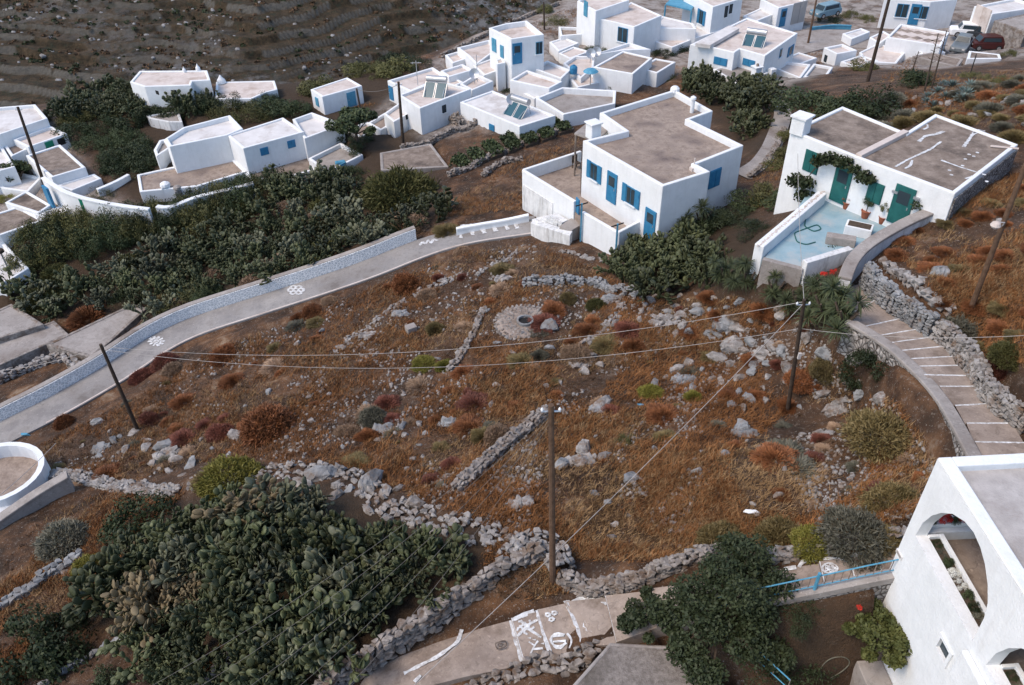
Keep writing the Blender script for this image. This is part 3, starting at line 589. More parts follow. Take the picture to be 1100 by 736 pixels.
VH('grey floored roof terrace with dishes left of the square brown roof', [(605,68),(617,60),(639,60),(638,72),(624,84)], -5.6, 2.4, roof=roofcream, par=.3)
VH('white house with arched blue window at the top centre of the village', [(640,19.5),(658,14),(678,2),(711,16.5),(681.5,29),(661,24)], -3.6, 4.6, par=.1, wins=[('win',4,669,37.5,1.3,1.5,blue)])
VH('tall white house with one blue window cut by the top edge', [(620,1),(645,-12),(676,0),(640,12)], -2.6, 5.4, wins=[('shut',3,629.5,9.5,.8,1.6,blue2)])
VH('low brown roofed house ringed by a white parapet near the ravine path', [(600,28.5),(628,29.5),(626,36.5),(602,38.5)], -5.8, 2.4, roof=roofbrown, par=.3)
VH('white wall house below the turquoise porch', [(711,17),(745,25),(748,31),(700,30)], -5.0, 3.4, roof=roofwhite, par=.1)
VH('white house with turquoise porch roof and blue shutters at the top', [(735,-8),(766,7.5),(798,-2),(770,-18)], -3.2, 4.8, wins=[('wshut',0,753.5,18.5,.8,1.5),('win',1,780,12.5,.5,1.2,dark),('win',1,785,9.5,.5,1.0,dark)], deep=3)
r = vh[-1][0]
qa = [P(715,4.5,-4.2), P(743,11,-4.2), P(747,4,-4.2), P(722,-2,-4.2)]
o = obj('porch_roof', MB().prism([xy(q) for q in qa], -4.3, -4.15), blue2, r)
for q in qa[:2]: obj('porch_post', MB().tube([(q[0], q[1], -4.3), (q[0], q[1], -7.6)], .1, 6), blue2, o)
VH('broad white house with solar heater and blue shutters behind the cactus slope', [(741,48),(802,19),(857,35.5),(822,60),(795,52.5),(789,56.5),(763,50.5)], -3.3, 3.7, wins=[('shut',5,774,66,1.7,1.0),('shut',3,804.5,67.5,1.6,.9),('wshut',2,849,54.5,.8,1.3),('win',2,838.5,57,.6,1.2,blue2)], par=.12)
r = vh[-1][0]
obj('roof_slab', MB().prism([xy(P(747,48,-3.1)), xy(P(763,50,-3.1)), xy(P(794,32,-3.1)), xy(P(783,29,-3.1))], -3.3, -2.95), roofwhite, r)
VH('pale roofed shed with two chimneys beside the cactus slope', [(766,74),(796,66.5),(826,78),(794,91)], -5.0, 2.6, roof=concrete, par=.05, wall=white2, name='white_shed', cat='shed')
r = vh[-1][0]; chimney(r, 811.5, 84, -5.05, .7, 1.1); chimney(r, 828, 84, -5.6, .6, 1.0, False)
VH('low white roof right of the shed with two chimneys', [(833,73.5),(844,66),(871,69),(860,84)], -5.8, 1.6)
VH('low house with brown patio roof right of the broad solar house', [(862,83),(874,68),(895,72),(888,82)], -6.0, 1.4, roof=concrete)
VH('white garage house with blue door at the top edge', [(817,-1),(836.5,8.5),(868,1),(846,-9)], -4.6, 4.0, wins=[('door',1,841,19,.9,2.0),('shut',1,858,13.5,2.2,2.4,metal)])
VH('white house with arched blue windows and blue door at top right', [(950,-2),(1000,2),(1029,-1),(985,-12)], -4.6, 3.8, wins=[('win',0,969,11.5,1.3,1.5,blue),('door',0,982.5,15.5,1.1,2.3,blue),('win',0,990.5,13.5,1.2,1.4,blue)])
VH('low white house with brown patchwork roof in front of the top right house', [(952.5,40),(967,25.5),(1020,34.5),(1011,49)], -4.9, 2.4, roof=roofcream, par=.2)
r = vh[-1][0]
for u, v in ((966,32),(975,33.5),(986,35),(997,37),(962,37.5),(972,39.5),(985,41),(997,43.5),(1008,38),(1006,44)): q = P(u, v, -5.1); obj('roof_panel', MB().box((q[0], q[1], -5.098), .9, .8, .02, .4), roofbrown, r)
VH('low white wall enclosure below the patchwork roof', [(923,56),(944,46),(972,57),(963,68),(930,66)], -6.2, 1.5, par=.1)
VH('white cube house left of the long pale wall by the street', [(885,51),(905,47),(921,54),(899,58)], -5.6, 2.4, wins=[('win',3,887,63,.5,1.0,dark)])
VH('grey brown flat roofed store above the rocky slope', [(980,60),(1000,56),(1035,63),(1029,72)], -5.0, 1.8, roof=roofdark, par=.05, wall=concrete)
VH('white shed with a dark doorway under the parked cars', [(1041,54.5),(1074,58),(1076,63),(1039,63)], -4.6, 2.2, roof=roofdark, par=.05, wins=[('open',3,1046,68,1.1,1.6),])
VH('long white garage open towards the parked cars', [(1046.5,6.5),(1066,15),(1120,7),(1090,-2)], -3.6, 3.6, wins=[('shut',0,1054,20,2.4,2.4,roofcream)], roof=roofwhite)
VH('rubble walled flat roof at the right edge behind the cars', [(1068,22),(1105,14),(1130,24),(1102,34)], -4.0, 3.0, roof=concrete, wall=stone, par=.05)
VH('big stepped white house at the left edge beside the leaning pole', [(-14,116),(38,112),(51,127),(24,136),(-14,149)], -7.0, 3.4, roof=roofwhite, par=.3)
VH('cream roofed house with green window left of the rubble ruin', [(14,150),(54,135),(72,143.5),(30,158)], -7.8, 2.6, wins=[('shut',2,53,155,.9,.8,green),('open',2,66,152,.8,.9)])
VH('grey roofed end of the cream house near the leaning pole', [(2,153),(14,150),(31,159),(12,168)], -8.2, 2.2, roof=roofbrown)
VH('white house with square brown roof and white edges behind the leaning pole', [(27.5,167),(64.5,155),(92,179.5),(55,190.5)], -8.0, 2.6, roof=roofdark, par=.12)
VH('white house with pale roof on the left edge at middle height', [(-12,154),(2,156),(16,179),(-14,187)], -8.2, 2.8, roof=roofwhite)
VH('low white house under the leaning pole with dark window', [(-12,193),(14,184),(45,190),(30,206),(2,202)], -9.6, 1.8, roof=roofwhite, wins=[('open',4,8,193,.5,.5)])
VH('brown roofed house left of the green courtyard gate', [(5,217.5),(28.5,204.5),(55,220),(41,229)], -9.3, 1.5, roof=roofdark, par=.1)
VH('larger brown roofed house at the left edge below the courtyard gate', [(-14,232),(20,221.5),(47,236),(0,252.5),(-14,256)], -9.6, 1.5, roof=roofdark, par=.1)
VH('narrow white roofed shed below the leaning pole', [(42,230),(68,219),(74,226),(54,236)], -9.4, 1.6, roof=roofwhite, par=.05, name='white_shed', cat='shed')
VH('white roofed room behind the green courtyard gate', [(60,199),(101,186.5),(109,191.5),(77,204.5)], -8.8, 2.2, roof=roofwhite, par=.08)
VH('white house cut by the left edge below the brown roofs', [(-25,256),(2,258),(31,288),(2,306),(-25,302)], -10.4, 1.5, roof=roofwhite, par=.3)
VH('upper concrete roof stepped beside the curving road', [(-14,338),(12,326),(47,348),(0,363),(-14,368)], -11.2, 1.4, roof=concrete, par=.05, wall=stone, name='flat_roofed_outbuilding', cat='outbuilding')
VH('middle concrete roof stepped beside the curving road', [(-14,372),(58,344),(74,359),(0,392),(-14,396)], -11.6, 1.6, roof=concrete, par=.05, wall=stone, name='flat_roofed_outbuilding', cat='outbuilding')
VH('wide concrete roof touching the white speckled road wall', [(49,370),(143,325.5),(158,331),(125,361),(98,384)], -10.9, 1.4, roof=concrete, par=.05, wall=stone, name='flat_roofed_outbuilding', cat='outbuilding')
for i, (px, z, h, rf) in enumerate((([(508,70),(530,62),(545,72),(520,81)],-5.7,2.2,roofcream),([(612,84),(634,78),(646,88),(620,94)],-6.0,1.8,roofcream),([(590,45),(606,40),(622,46),(600,55)],-6.2,2,roofwhite),([(600,57),(616,50),(634,55),(612,63)],-6.2,2,roofcream),([(560,99),(574,92),(592,99),(574,106)],-6.0,2,roofwhite),([(700,43),(718,36),(742,43),(722,51)],-6.2,1.8,roofcream),([(798,17),(818,8),(834,14),(812,23)],-5.6,2.4,roofwhite),([(840,63),(858,56),(878,62),(856,70)],-6.3,1.4,roofcream),([(903,66),(925,59),(944,65),(920,72)],-6.2,1.5,roofcream),([(934,40),(949,33),(958,38),(945,47)],-5.8,1.8,roofcream),([(984,49),(1002,50),(1016,56),(990,59)],-5.8,1.6,roofcream),([(468,89),(486,82),(498,88),(480,96)],-5.8,2.0,roofcream),([(735,31),(760,24),(777,32),(747,41)],-6.0,2,roofwhite),([(452,102),(468,108),(456,114),(444,108)],-6.6,1.2,roofwhite),([(655,32),(668,40),(650,48),(634,40)],-6.4,1.8,roofcream),([(760,12),(776,6),(790,10),(772,18)],-6.2,2,roofwhite),([(905,36),(925,30),(935,34),(915,42)],-6.6,1.4,roofwhite))):
    VH(['low white infill house left of the blue doored two storey house','low cream roof between curved parapets and square brown roof','small white roof by the brown roof ringed with parapet','small cream roof below the brown roof ringed with parapet','small white roof left of the curved parapets','low cream roof behind the smaller square brown roof','white roof left of the garage house','low cream roof right of the broad solar house','low cream roof below the patchwork roof','small cream roof left of the patchwork roof','small cream roof right of the patchwork roof','low cream roof behind the solar heated house','white roof between turquoise porch and solar house','little white block right of the tall black pole','cream roof under the arched blue window','small white roof right of the turquoise porch','low white roof by the street pole'][i], px, z, h, roof=rf, par=.12)
def bottom_roof():
    px = [(655,690),(735,694),(850,820),(540,820)]
    return VH('grey flat roof rising from the bottom edge beside the flowered steps', px, 1.3, 2.4, roof=mottled('pebbled_roof', (.15, .13, .115), (.27, .24, .215), 9, .95, .9, (.11, .095, .08), .8, fine=22), par=.03, t=.12, wall=concrete, name='flat_roofed_outbuilding', cat='outbuilding')
bottom_roof()
for rt, pl, z in vh: flatten(pl, z, .6)
# rounded white terrace at the left edge
c0 = P(-6,512,-8.2); r = thing('rounded_terrace', 'rounded white parapet terrace at the left edge below the road', 'terrace', (c0[0], c0[1], -9.6))
ring = [np.array([c0[0]+2.6*math.cos(a), c0[1]+2.3*math.sin(a)]) for a in np.linspace(0, 2*math.pi, 28)[:-1]]
rin = [np.array([c0[0]+2.3*math.cos(a), c0[1]+2.0*math.sin(a)]) for a in np.linspace(0, 2*math.pi, 28)[:-1]]
mb = MB(); n = len(ring); mb.add([(*p, -11) for p in ring]+[(*p, -7.9) for p in ring]+[(*p, -7.9) for p in rin]+[(*p, -9.2) for p in rin], [(k*n+i, k*n+(i+1) % n, (k+1)*n+(i+1) % n, (k+1)*n+i) for k in range(3) for i in range(n)])
obj('parapet', mb, white, r); obj('floor', MB().prism([p for p in rin], -9.4, -8.75), roofbrown, r)
c1 = P(-10,548,-8.2); obj('dome', MB().lathe((c1[0], c1[1], -10.5), [(1.6, 0), (1.6, 1.2), (1.3, 1.8), (.8, 2.1), (.1, 2.25)], 20), white, r, smooth=True)
# ================================================================ GROUND
from mathutils.bvhtree import BVHTree
U_, V_ = proj(np.stack([MX, MY, HT], -1).reshape(-1, 3)); U_ = U_.reshape(MX.shape); V_ = V_.reshape(MX.shape)
def mask(polys, blur=3):
    m = np.zeros(MX.shape)
    for p in polys: m = np.maximum(m, inpoly(U_, V_, p).astype(float))
    for _ in range(blur):
        m[1:-1, 1:-1] = (m[1:-1, 1:-1]*2+m[:-2, 1:-1]+m[2:, 1:-1]+m[1:-1, :-2]+m[1:-1, 2:])/6
    return m
PAVED = mask([[(400,125),(470,62),(620,-30),(1130,-30),(1130,60),(1000,75),(900,72),(840,95),(760,62),(700,90),(640,100),(600,125),(540,140),(460,150)], [(-60,120),(60,120),(100,200),(150,225),(60,250),(-60,260)]])
SOIL = mask([[(60,115),(430,70),(470,150),(470,235),(330,285),(160,345),(-40,335),(60,250),(140,215)], [(100,560),(330,515),(520,570),(540,600),(350,740),(200,740),(80,660)], [(660,255),(780,205),(900,300),(890,330),(700,300)], [(740,90),(870,80),(860,160),(800,170)], [(830,650),(960,640),(1000,760),(830,760)]], 2)
ny, nx = MX.shape; idx = np.arange(nx*ny).reshape(ny, nx)
Fq = np.stack([idx[:-1, :-1], idx[:-1, 1:], idx[1:, 1:], idx[1:, :-1]], -1).reshape(-1, 4)
gm = np_mesh('ground', np.stack([MX, MY, HT], -1).reshape(-1, 3), Fq, 4); gm.polygons.foreach_set('use_smooth', [True]*len(gm.polygons))
for nm, a in (('paved', PAVED), ('soil', SOIL)): at = gm.attributes.new(nm, 'FLOAT', 'POINT'); at.data.foreach_set('value', a.ravel().astype(np.float32))
m, t, b = nodes('dry_ground'); p = coord(t)
c = ramp(t, noise(t, .55, 8, .68, p), [(.34, (.030, .019, .012)), (.48, (.082, .043, .023)), (.59, (.18, .092, .045)), (.70, (.34, .25, .17))])
c = mix(t, ramp(t, noise(t, .17, 5, .6, p), [(.42, gray(0)), (.62, gray(.75))]), c, mix(t, noise(t, 6, 4, .7, p), (.035, .022, .015), (.12, .08, .055)))
c = mix(t, ramp(t, noise(t, 3.2, 6, .75, p), [(.56, gray(0)), (.66, gray(.8))]), c, (.21, .165, .13))
c = mix(t, ramp(t, noise(t, 11, 3, .7, p), [(.62, gray(0)), (.68, gray(.9))]), c, (.33, .30, .27))
sa = N(t, 'ShaderNodeAttribute'); sa.attribute_name = 'soil'; c = mix(t, sa.outputs['Fac'], c, mix(t, noise(t, 2.5, 5, .7, p), (.028, .02, .013), (.095, .062, .038)))
pa = N(t, 'ShaderNodeAttribute'); pa.attribute_name = 'paved'; c = mix(t, mix(t, .8, pa.outputs['Fac'], ramp(t, noise(t, .5, 6, .7, p), [(.4, gray(0)), (.55, gray(1))]), 'MULTIPLY'), c, mix(t, noise(t, 1.5, 5, .7, p), (.24, .195, .165), (.48, .44, .40)))
t.links.new(c, b.inputs['Base Color']); b.inputs['Roughness'].default_value = .95
mm = N(t, 'ShaderNodeMath', operation='ADD'); t.links.new(noise(t, 2.4, 6, .75, p), mm.inputs[0]); t.links.new(noise(t, 14, 4, .7, p), mm.inputs[1]); bump(t, b, mm.outputs[0], .9, .16)
gm.materials.append(m); go = bpy.data.objects.new('ground', gm); col.objects.link(go); go['kind'] = 'structure'
# far hillside across the ravine, with its terrace walls
fx = np.concatenate([np.arange(-330, -150, 3), np.arange(-150, 60, .8), np.arange(60, 420, 3)]); fy = np.concatenate([np.concatenate([np.arange(150, 262, .32), np.arange(262, 330, .7)]), np.arange(330, 900, 6)]); HX, HY = np.meshgrid(fx, fy)
hz = -53+.33*(HY-168)-.28*np.clip(HX+62, 0, 400)*np.clip((HY-100)/120, 0, 1)+9*(fbm(HX*.012+3, HY*.012, 4)-.47)+.04*np.clip(-HX-60, 0, 300)
hz = np.where(HY > 330, hz-.18*(HY-330), hz)
st_ = 1.9+0*hz; wob = 11*fbm(HX*.016, HY*.013+5, 4)+.025*HX
q = (hz+wob)/st_; fl = np.floor(q); fr_ = q-fl; ter = (fl+np.clip((fr_-.84)/.1, 0, 1)+.2*np.minimum(fr_, .84))*st_-wob
rk = np.clip((fbm(HX*.018+50, HY*.018, 3)-.42)*7+np.clip((HX+48)/28, 0, 1)*1.0, 0, 1)
cr = hz+3.4*(fbm(HX*.09, HY*.05+9, 4)-.45)+1.8*(fbm(HX*.3, HY*.2, 3)-.4); hz = ter*(1-rk)+cr*rk+.5*(fbm(HX*.25, HY*.25+3, 3)-.4)
V3 = np.stack([HX, HY, hz], -1).reshape(-1, 3); ny2, nx2 = HX.shape; idx = np.arange(nx2*ny2).reshape(ny2, nx2)
hm = np_mesh('far_hillside', V3, np.stack([idx[:-1, :-1], idx[:-1, 1:], idx[1:, 1:], idx[1:, :-1]], -1).reshape(-1, 4), 4)
at = hm.attributes.new('rocky', 'FLOAT', 'POINT'); at.data.foreach_set('value', rk.ravel().astype(np.float32))
wl = np.clip(np.minimum((fr_-.82)/.03, (.97-fr_)/.03), 0, 1)*(1-rk)*(fbm(HX*.08+4, HY*.08, 3) > .40); at = hm.attributes.new('terrace', 'FLOAT', 'POINT'); at.data.foreach_set('value', wl.ravel().astype(np.float32))
m, t, b = nodes('hillside'); p = coord(t)
c = ramp(t, noise(t, .3, 9, .78, p), [(.35, (.014, .011, .007)), (.46, (.038, .029, .017)), (.56, (.066, .046, .026)), (.70, (.115, .088, .058))])
c = mix(t, ramp(t, noise(t, .45, 5, .7, p), [(.54, gray(0)), (.62, gray(.9))]), c, (.032, .035, .022))
ra = N(t, 'ShaderNodeAttribute'); ra.attribute_name = 'rocky'
rf = mix(t, 1.0, ra.outputs['Fac'], ramp(t, noise(t, .22, 6, .75, p), [(.46, gray(0)), (.60, gray(1))]), 'MULTIPLY')
c = mix(t, rf, c, mix(t, noise(t, .9, 5, .7, p), (.08, .08, .08), (.24, .24, .238)))
wa_ = N(t, 'ShaderNodeAttribute'); wa_.attribute_name = 'terrace'; c = mix(t, wa_.outputs['Fac'], c, mix(t, noise(t, 1.3, 4, .7, p), (.06, .055, .045), (.17, .16, .14)))
t.links.new(c, b.inputs['Base Color']); b.inputs['Roughness'].default_value = .95; bump(t, b, noise(t, .8, 6, .75, p), .9, .8)
hm.materials.append(m); ho = bpy.data.objects.new('far_hillside', hm); col.objects.link(ho); ho['kind'] = 'structure'
k = 60000; a = rng.integers(0, ny2-1, k); b_ = rng.integers(0, nx2-1, k); sel = (HY[a, b_] < 330) & (fbm(HX[a, b_]*.05+3, HY[a, b_]*.05, 4)+.12*rng.normal(size=k) > .46); a = a[sel][:11000]; b_ = b_[sel][:11000]
HC = np.stack([HX[a, b_]+rng.uniform(-.7, .7, len(a)), HY[a, b_]+rng.uniform(-.4, .4, len(a)), hz[a, b_]], -1)
def clumps_mesh(C, lo, hi, nl):
    n = len(C); s = np.repeat(rng.uniform(lo, hi, n)**1.0, nl); d = rng.normal(size=(n*nl, 3)); d /= np.linalg.norm(d, axis=1)[:, None]; d[:, 2] = np.abs(d[:, 2])*.7
    c = np.repeat(C, nl, 0)+d*s[:, None]; nn = d+.6*rng.normal(size=d.shape); nn /= np.linalg.norm(nn, axis=1)[:, None]; ax = np.cross(nn, rng.normal(size=d.shape)); ax /= np.linalg.norm(ax, axis=1)[:, None]; bx_ = np.cross(nn, ax); w_ = (s*.55)[:, None]
    return np.stack([c-ax*w_, c+bx_*w_*.6, c+ax*w_, c-bx_*w_*.6], 1).reshape(-1, 3), np.arange(4*n*nl).reshape(-1, 4)
for nm, sl_, mt_, lo, hi in (('hillside_scrub', slice(0, 3000), f_dark, .25, .8), ('hillside_brush', slice(5200, 8800), g_dark, .3, .8), ('hillside_rocks', slice(8800, 11000), None, .25, .7)):
    if mt_ is not None: Vh, Fh = clumps_mesh(HC[sl_], lo, hi, 16); mobj(nm, np_mesh(nm, Vh, Fh, 4), mt_, (0, 0, 0), kind='stuff')
    else:
        V0, F0 = ICO[2]; C = HC[sl_]; s = rng.uniform(lo, hi, (len(C), 1, 1))*rng.uniform(.6, 1.3, (len(C), 1, 3)); Vh = V0[None]*s+C[:, None, :]; Fh = np.array(F0)[None]+(np.arange(len(C))*len(V0))[:, None, None]; mobj(nm, np_mesh(nm, Vh.reshape(-1, 3), Fh.reshape(-1, 3), 3), rockblue, (0, 0, 0), kind='stuff')
# ================================================================ ROADS, STEPS, PAINT
SURF = []
def surf(name, mb, mat, label=None):
    o = obj(name, mb, mat, kind='structure'); SURF.append(BVHTree.FromPolygons([Vector(v) for v in mb.v], mb.f)); return o
def hit(u, v, lift=.008):
    d = Vector(rays(u, v)); d.normalize(); best = None
    for s in SURF:
        h = s.ray_cast(Vector((0, 0, CAMH)), d)
        if h[0] is not None and (best is None or h[3] < best[1]): best = (h[0], h[3])
    q = best[0] if best else Vector(g1(u, v)); return np.array([q.x, q.y, q.z+lift])
def slab_road(name, L, hw, mat, thick=.3):
    a = perp_line(L, hw); b = perp_line(L, -hw); mb = MB(); n = len(L)
    a0 = [p-np.array([0, 0, thick]) for p in a]; b0 = [p-np.array([0, 0, thick]) for p in b]
    mb.strip(a, b); mb.strip(b, b0); mb.strip(a0, a); return surf(name, mb, mat)
rd = slab_road('road', road_a, 1.2, roadmat, .9)
slab_road('footpath', lane, .7, concrete); slab_road('street', street, 3.0, concrete)
mb = MB(); n = len(up_e)
for i in range(n-1):
    z = np.array([0, 0, .12]) if i < n-2 and i > 1 else np.array([0, 0, 0]); a, b_, c_, d_ = up_e[i], lo_e[i], lo_e[i+1]-z, up_e[i+1]-z
    mb.add([a, b_, c_, d_], [(0, 1, 2, 3)]); mb.add([d_, c_, lo_e[i+1], up_e[i+1]], [(0, 1, 2, 3)]); mb.add([b_, c_, c_-np.array([0, 0, 1.5]), b_-np.array([0, 0, 1.5])], [(0, 1, 2, 3)])
fs = surf('flower_path', mb, stepmat)
mb = MB(); n = len(st_l)
for i in range(n-1):
    z = np.array([0, 0, .1]); a, b_, c_, d_ = st_l[i], st_r[i], st_r[i+1]-z, st_l[i+1]-z
    mb.add([a, b_, c_, d_], [(3, 2, 1, 0)]); mb.add([d_, c_, st_r[i+1], st_l[i+1]], [(3, 2, 1, 0)])
ss = surf('stair_path', mb, stepmat)
def painted(name, pls, wd, par, mat=paint, step=.12, lift=.035):
    mb = MB()
    for pl in pls:
        L = resample([hit(u, v, lift) for u, v in pl], step); L = smooth(L, 1) if len(L) > 4 else L
        a = perp_line(L, wd/2); b = perp_line(L, -wd/2); k = [random.uniform(.7, 1.25) for _ in L]
        mb.strip([l+(x-l)*q for l, x, q in zip(L, a, k)], [l+(x-l)*q for l, x, q in zip(L, b, k)])
    return obj(name, mb, mat, par)
def circ(u, v, ru, rv, n=14, a0=0, a1=6.283): return [(u+ru*math.cos(a0+(a1-a0)*k/n), v+rv*math.sin(a0+(a1-a0)*k/n)) for k in range(n+1)]
def mid(i, f, A=up_e, Bq=lo_e):
    return A[i]+(Bq[i]-A[i])*f
def edge_line(name, a, b, wd, par, up=.006, back=0):
    L = resample([a+np.array([0, 0, up]), b+np.array([0, 0, up])], .15); d = (b-a)[:2]; d /= np.linalg.norm(d); nn = np.array([-d[1], d[0], 0]); k = [random.uniform(.75, 1.2) for _ in L]
    return obj(name, MB().strip([l+nn*(back) for l in L], [l+nn*(back-wd*q) for l, q in zip(L, k)]), paint, par)
for i in range(3, 13): edge_line('step_edge', up_e[i], lo_e[i], -.16, fs)
for i in range(1, 13): edge_line('step_edge', st_l[i], st_r[i], .065, ss)
painted('painted_flower', [circ(564+6*math.cos(a), 674+5*math.sin(a), 4, 3.4, 8, a, a+4.5) for a in (0, 1.3, 2.6, 3.9, 5.2)]+[[(556,684),(567,672),(578,666)], [(559,667),(570,678),(580,684)]], .09, fs)
painted('painted_sprig', [[(570,703),(574,694),(578,689)], [(574,694),(568,690)], [(573,698),(583,697)]]+[circ(u, v, 1.5, 1.2, 6) for u, v in ((574,688),(569,686),(580,685),(583,692))], .07, fs)
painted('painted_clover', [circ(592+dx, 662+dy, 3.6, 3.1, 9) for dx, dy in ((-4, -1), (3, -3), (0, 4))], .09, fs)
painted('painted_face', [circ(600,688,9,7.5,14,.4,5.5), [(594,684),(606,683)], [(594,690),(608,689)], circ(600,694,5,3,8,0,3.1), [(609,681),(615,688),(612,697)]], .08, fs)
painted('painted_daisy', [circ(635+5.6*math.cos(a), 672+4.8*math.sin(a), 4, 3.4, 9) for a in np.arange(6)*1.047]+[circ(635,672,1.6,1.4,6)], .09, fs)
painted('painted_edge', [[(549,667),(552,680),(557,697),(561,711)], [(577,656),(592,706)], [(607,646),(614,660),(621,676),(627,693)], [(610,650),(624,643),(642,642),(652,650)], [(620,690),(628,690),(633,694)], [(574,657),(560,662),(550,667)]], .15, fs)
painted('painted_daisy', [circ(891+4*math.cos(a), 611+2.6*math.sin(a), 3, 2, 7) for a in np.arange(5)*1.257]+[circ(891,611,9,6,14)], .06, fs)
painted('painted_border', [[(858,610),(862,603),(878,602)], [(884,601),(898,600),(910,603)], [(914,598),(930,594),(942,597)], [(842,612),(855,610)]], .12, fs)
painted('kerb_line', [[(434,724),(470,706),(492,690),(496,676)], [(445,733),(452,726)]], .12, fs)
mb = MB()
for l in ([(531,698),(546,694),(547,702)], ): pass
painted('drain_grate', [[(532,692),(543,688),(545,695),(534,699),(532,692)], [(535,692.5),(541,690.5),(542,694.5),(536,697),(535,692.5)]], .05, fs, roofdark)
painted('painted_sun', [circ(168,367,2.2,1.8,8)]+[[(168+4*math.cos(a), 367+2.6*math.sin(a)), (168+9*math.cos(a), 367+5.4*math.sin(a))] for a in np.arange(10)*.628], .2, rd)
painted('painted_flower', [circ(318+5.5*math.cos(a), 312+3.2*math.sin(a), 3.4, 2, 7) for a in np.arange(6)*1.047], .17, rd)
painted('painted_script', [[(451,264),(454,260),(457,263),(460,258),(463,262),(466,257),(470,259)]], .18, rd)
painted('painted_ladder', [[(495,256),(500,243)], [(508,253),(505,243)], [(521,251),(515,242)], [(533,249),(528,241)], [(546,247),(541,240)], [(494,243),(520,241),(545,238),(566,236)], [(556,246),(553,239)]], .3, rd)
Lr = perp_line(road_a, -1.02); obj('edge_line', MB().strip([p+np.array([0, 0, .008]) for p in Lr[6:]], [p+np.array([0, 0, .008]) for p in perp_line(road_a, -1.12)[6:]]), roofcream, rd)
# ================================================================ WALLS
def swept(L, hw, z0, z1, side=0):                # wall of rectangular section along a world polyline
    a = perp_line(L, side+hw); b = perp_line(L, side-hw); n = len(L); V4 = []
    for i in range(n):
        for q, z in ((a[i], z0), (b[i], z0), (b[i], z1), (a[i], z1)): V4.append((q[0], q[1], L[i][2]+z))
    f = [(i*4+k, i*4+(k+1) % 4, (i+1)*4+(k+1) % 4, (i+1)*4+k) for i in range(n-1) for k in range(4)]+[(3, 2, 1, 0), tuple((n-1)*4+k for k in range(4))]
    return MB().add(V4, f)
m, t, b = nodes('whitewashed_stonework'); p = coord(t); vo = N(t, 'ShaderNodeTexVoronoi', feature='DISTANCE_TO_EDGE'); vo.inputs['Scale'].default_value = 6.0
nz = N(t, 'ShaderNodeTexNoise'); nz.inputs['Scale'].default_value = 3; va = N(t, 'ShaderNodeVectorMath', operation='ADD'); t.links.new(p, va.inputs[0]); t.links.new(nz.outputs['Color'], va.inputs[1]); t.links.new(va.outputs[0], vo.inputs['Vector'])
c = mix(t, ramp(t, vo.outputs['Distance'], [(.03, gray(1)), (.12, gray(0))]), (.50, .53, .55), (.80, .81, .81)); t.links.new(c, b.inputs['Base Color']); b.inputs['Roughness'].default_value = .85; bump(t, b, vo.outputs['Distance'], .5, .05)
stonewash = m
m, t, b = nodes('rubble_face'); p = coord(t); vo = N(t, 'ShaderNodeTexVoronoi', feature='DISTANCE_TO_EDGE'); vo.inputs['Scale'].default_value = 4.5
nz = N(t, 'ShaderNodeTexNoise'); nz.inputs['Scale'].default_value = 4; va = N(t, 'ShaderNodeVectorMath', operation='ADD'); t.links.new(p, va.inputs[0]); t.links.new(nz.outputs['Color'], va.inputs[1]); t.links.new(va.outputs[0], vo.inputs['Vector'])
c = mix(t, ramp(t, vo.outputs['Distance'], [(.02, gray(1)), (.14, gray(0))]), ramp(t, noise(t, 3, 5, .7, p), [(.35, (.16, .145, .13)), (.65, (.40, .375, .35))]), (.06, .048, .04)); t.links.new(c, b.inputs['Base Color']); b.inputs['Roughness'].default_value = .9; bump(t, b, vo.outputs['Distance'], 1, .1)
rubble = m
obj('stone_gable', GABLE[0], rubble, GABLE[1])
i0 = 0; i1 = [i for i, q in enumerate(road_a) if proj(q)[0] < 474][-1]
Lw = [q for q in road_a[:i1]]
r = thing('road_wall', 'long curving whitewashed stone wall beside the concrete road', 'wall', Lw[len(Lw)//2])
obj('wall', swept(Lw, .2, -.9, .85, 1.42), stonewash, r); obj('coping', swept(Lw, .2, .853, .9, 1.48), concrete, r)
def gwall(name, label, px, h, wdt, size, mat=stone, cat='wall', z=None, jit=.5, down=.25, loose=0.0, rows=None):
    L = [np.array(q) for q in (G([a for a, b in px], [b for a, b in px]) if z is None else PL([(a, b, zz) for (a, b), zz in zip(px, z)]))]
    L = resample(L, size*.8); L[:, :2] += rng.normal(0, size*.12*jit, (len(L), 2))
    if z is None: L[:, 2] = T(L[:, 0], L[:, 1])
    nr = rows or max(1, int(round((h+down)/(size*.62)))); nw = max(1, int(round(wdt/(size*.85)))); mb = MB(); A = perp_line(L, 1)
    for i, l in enumerate(L):
        dr = A[i]-l; ang = math.atan2(dr[1], dr[0])-math.pi/2
        hh = h*(1+.25*math.sin(i*.7)*jit+rng.normal(0, .08)*jit)
        for k in range(nr):
            z0 = l[2]-down+(k+.5)*(hh+down)/nr
            for j in range(nw):
                if rng.random() < loose: continue
                if 0 < k < nr-1 and 0 < j < nw-1: continue
                o = (j-(nw-1)/2)*wdt/max(nw, 1)*(1-.12*k/nr); s = size*.52*rng.uniform(.75, 1.3)
                stone_add(mb, [l[0]+dr[0]*o+rng.normal(0, size*.1), l[1]+dr[1]*o+rng.normal(0, size*.1), z0+rng.normal(0, size*.06)], s*1.15, s*.95, s*.72, ang, rng.integers(0, 8))
    return obj(name, mb, mat, label=label, cat=cat, base=L[len(L)//2])
gwall('drystone_wall', 'drystone retaining wall of stacked boulders right of the cactus thicket', [(340,748),(372,722),(412,696),(448,672),(484,648),(520,626),(552,606),(578,594)], .5, .42, .30, stone, z=[-1.5,-1.3,-1.0,-.7,-.4,-.1,.2,.4], down=.7, jit=.5)
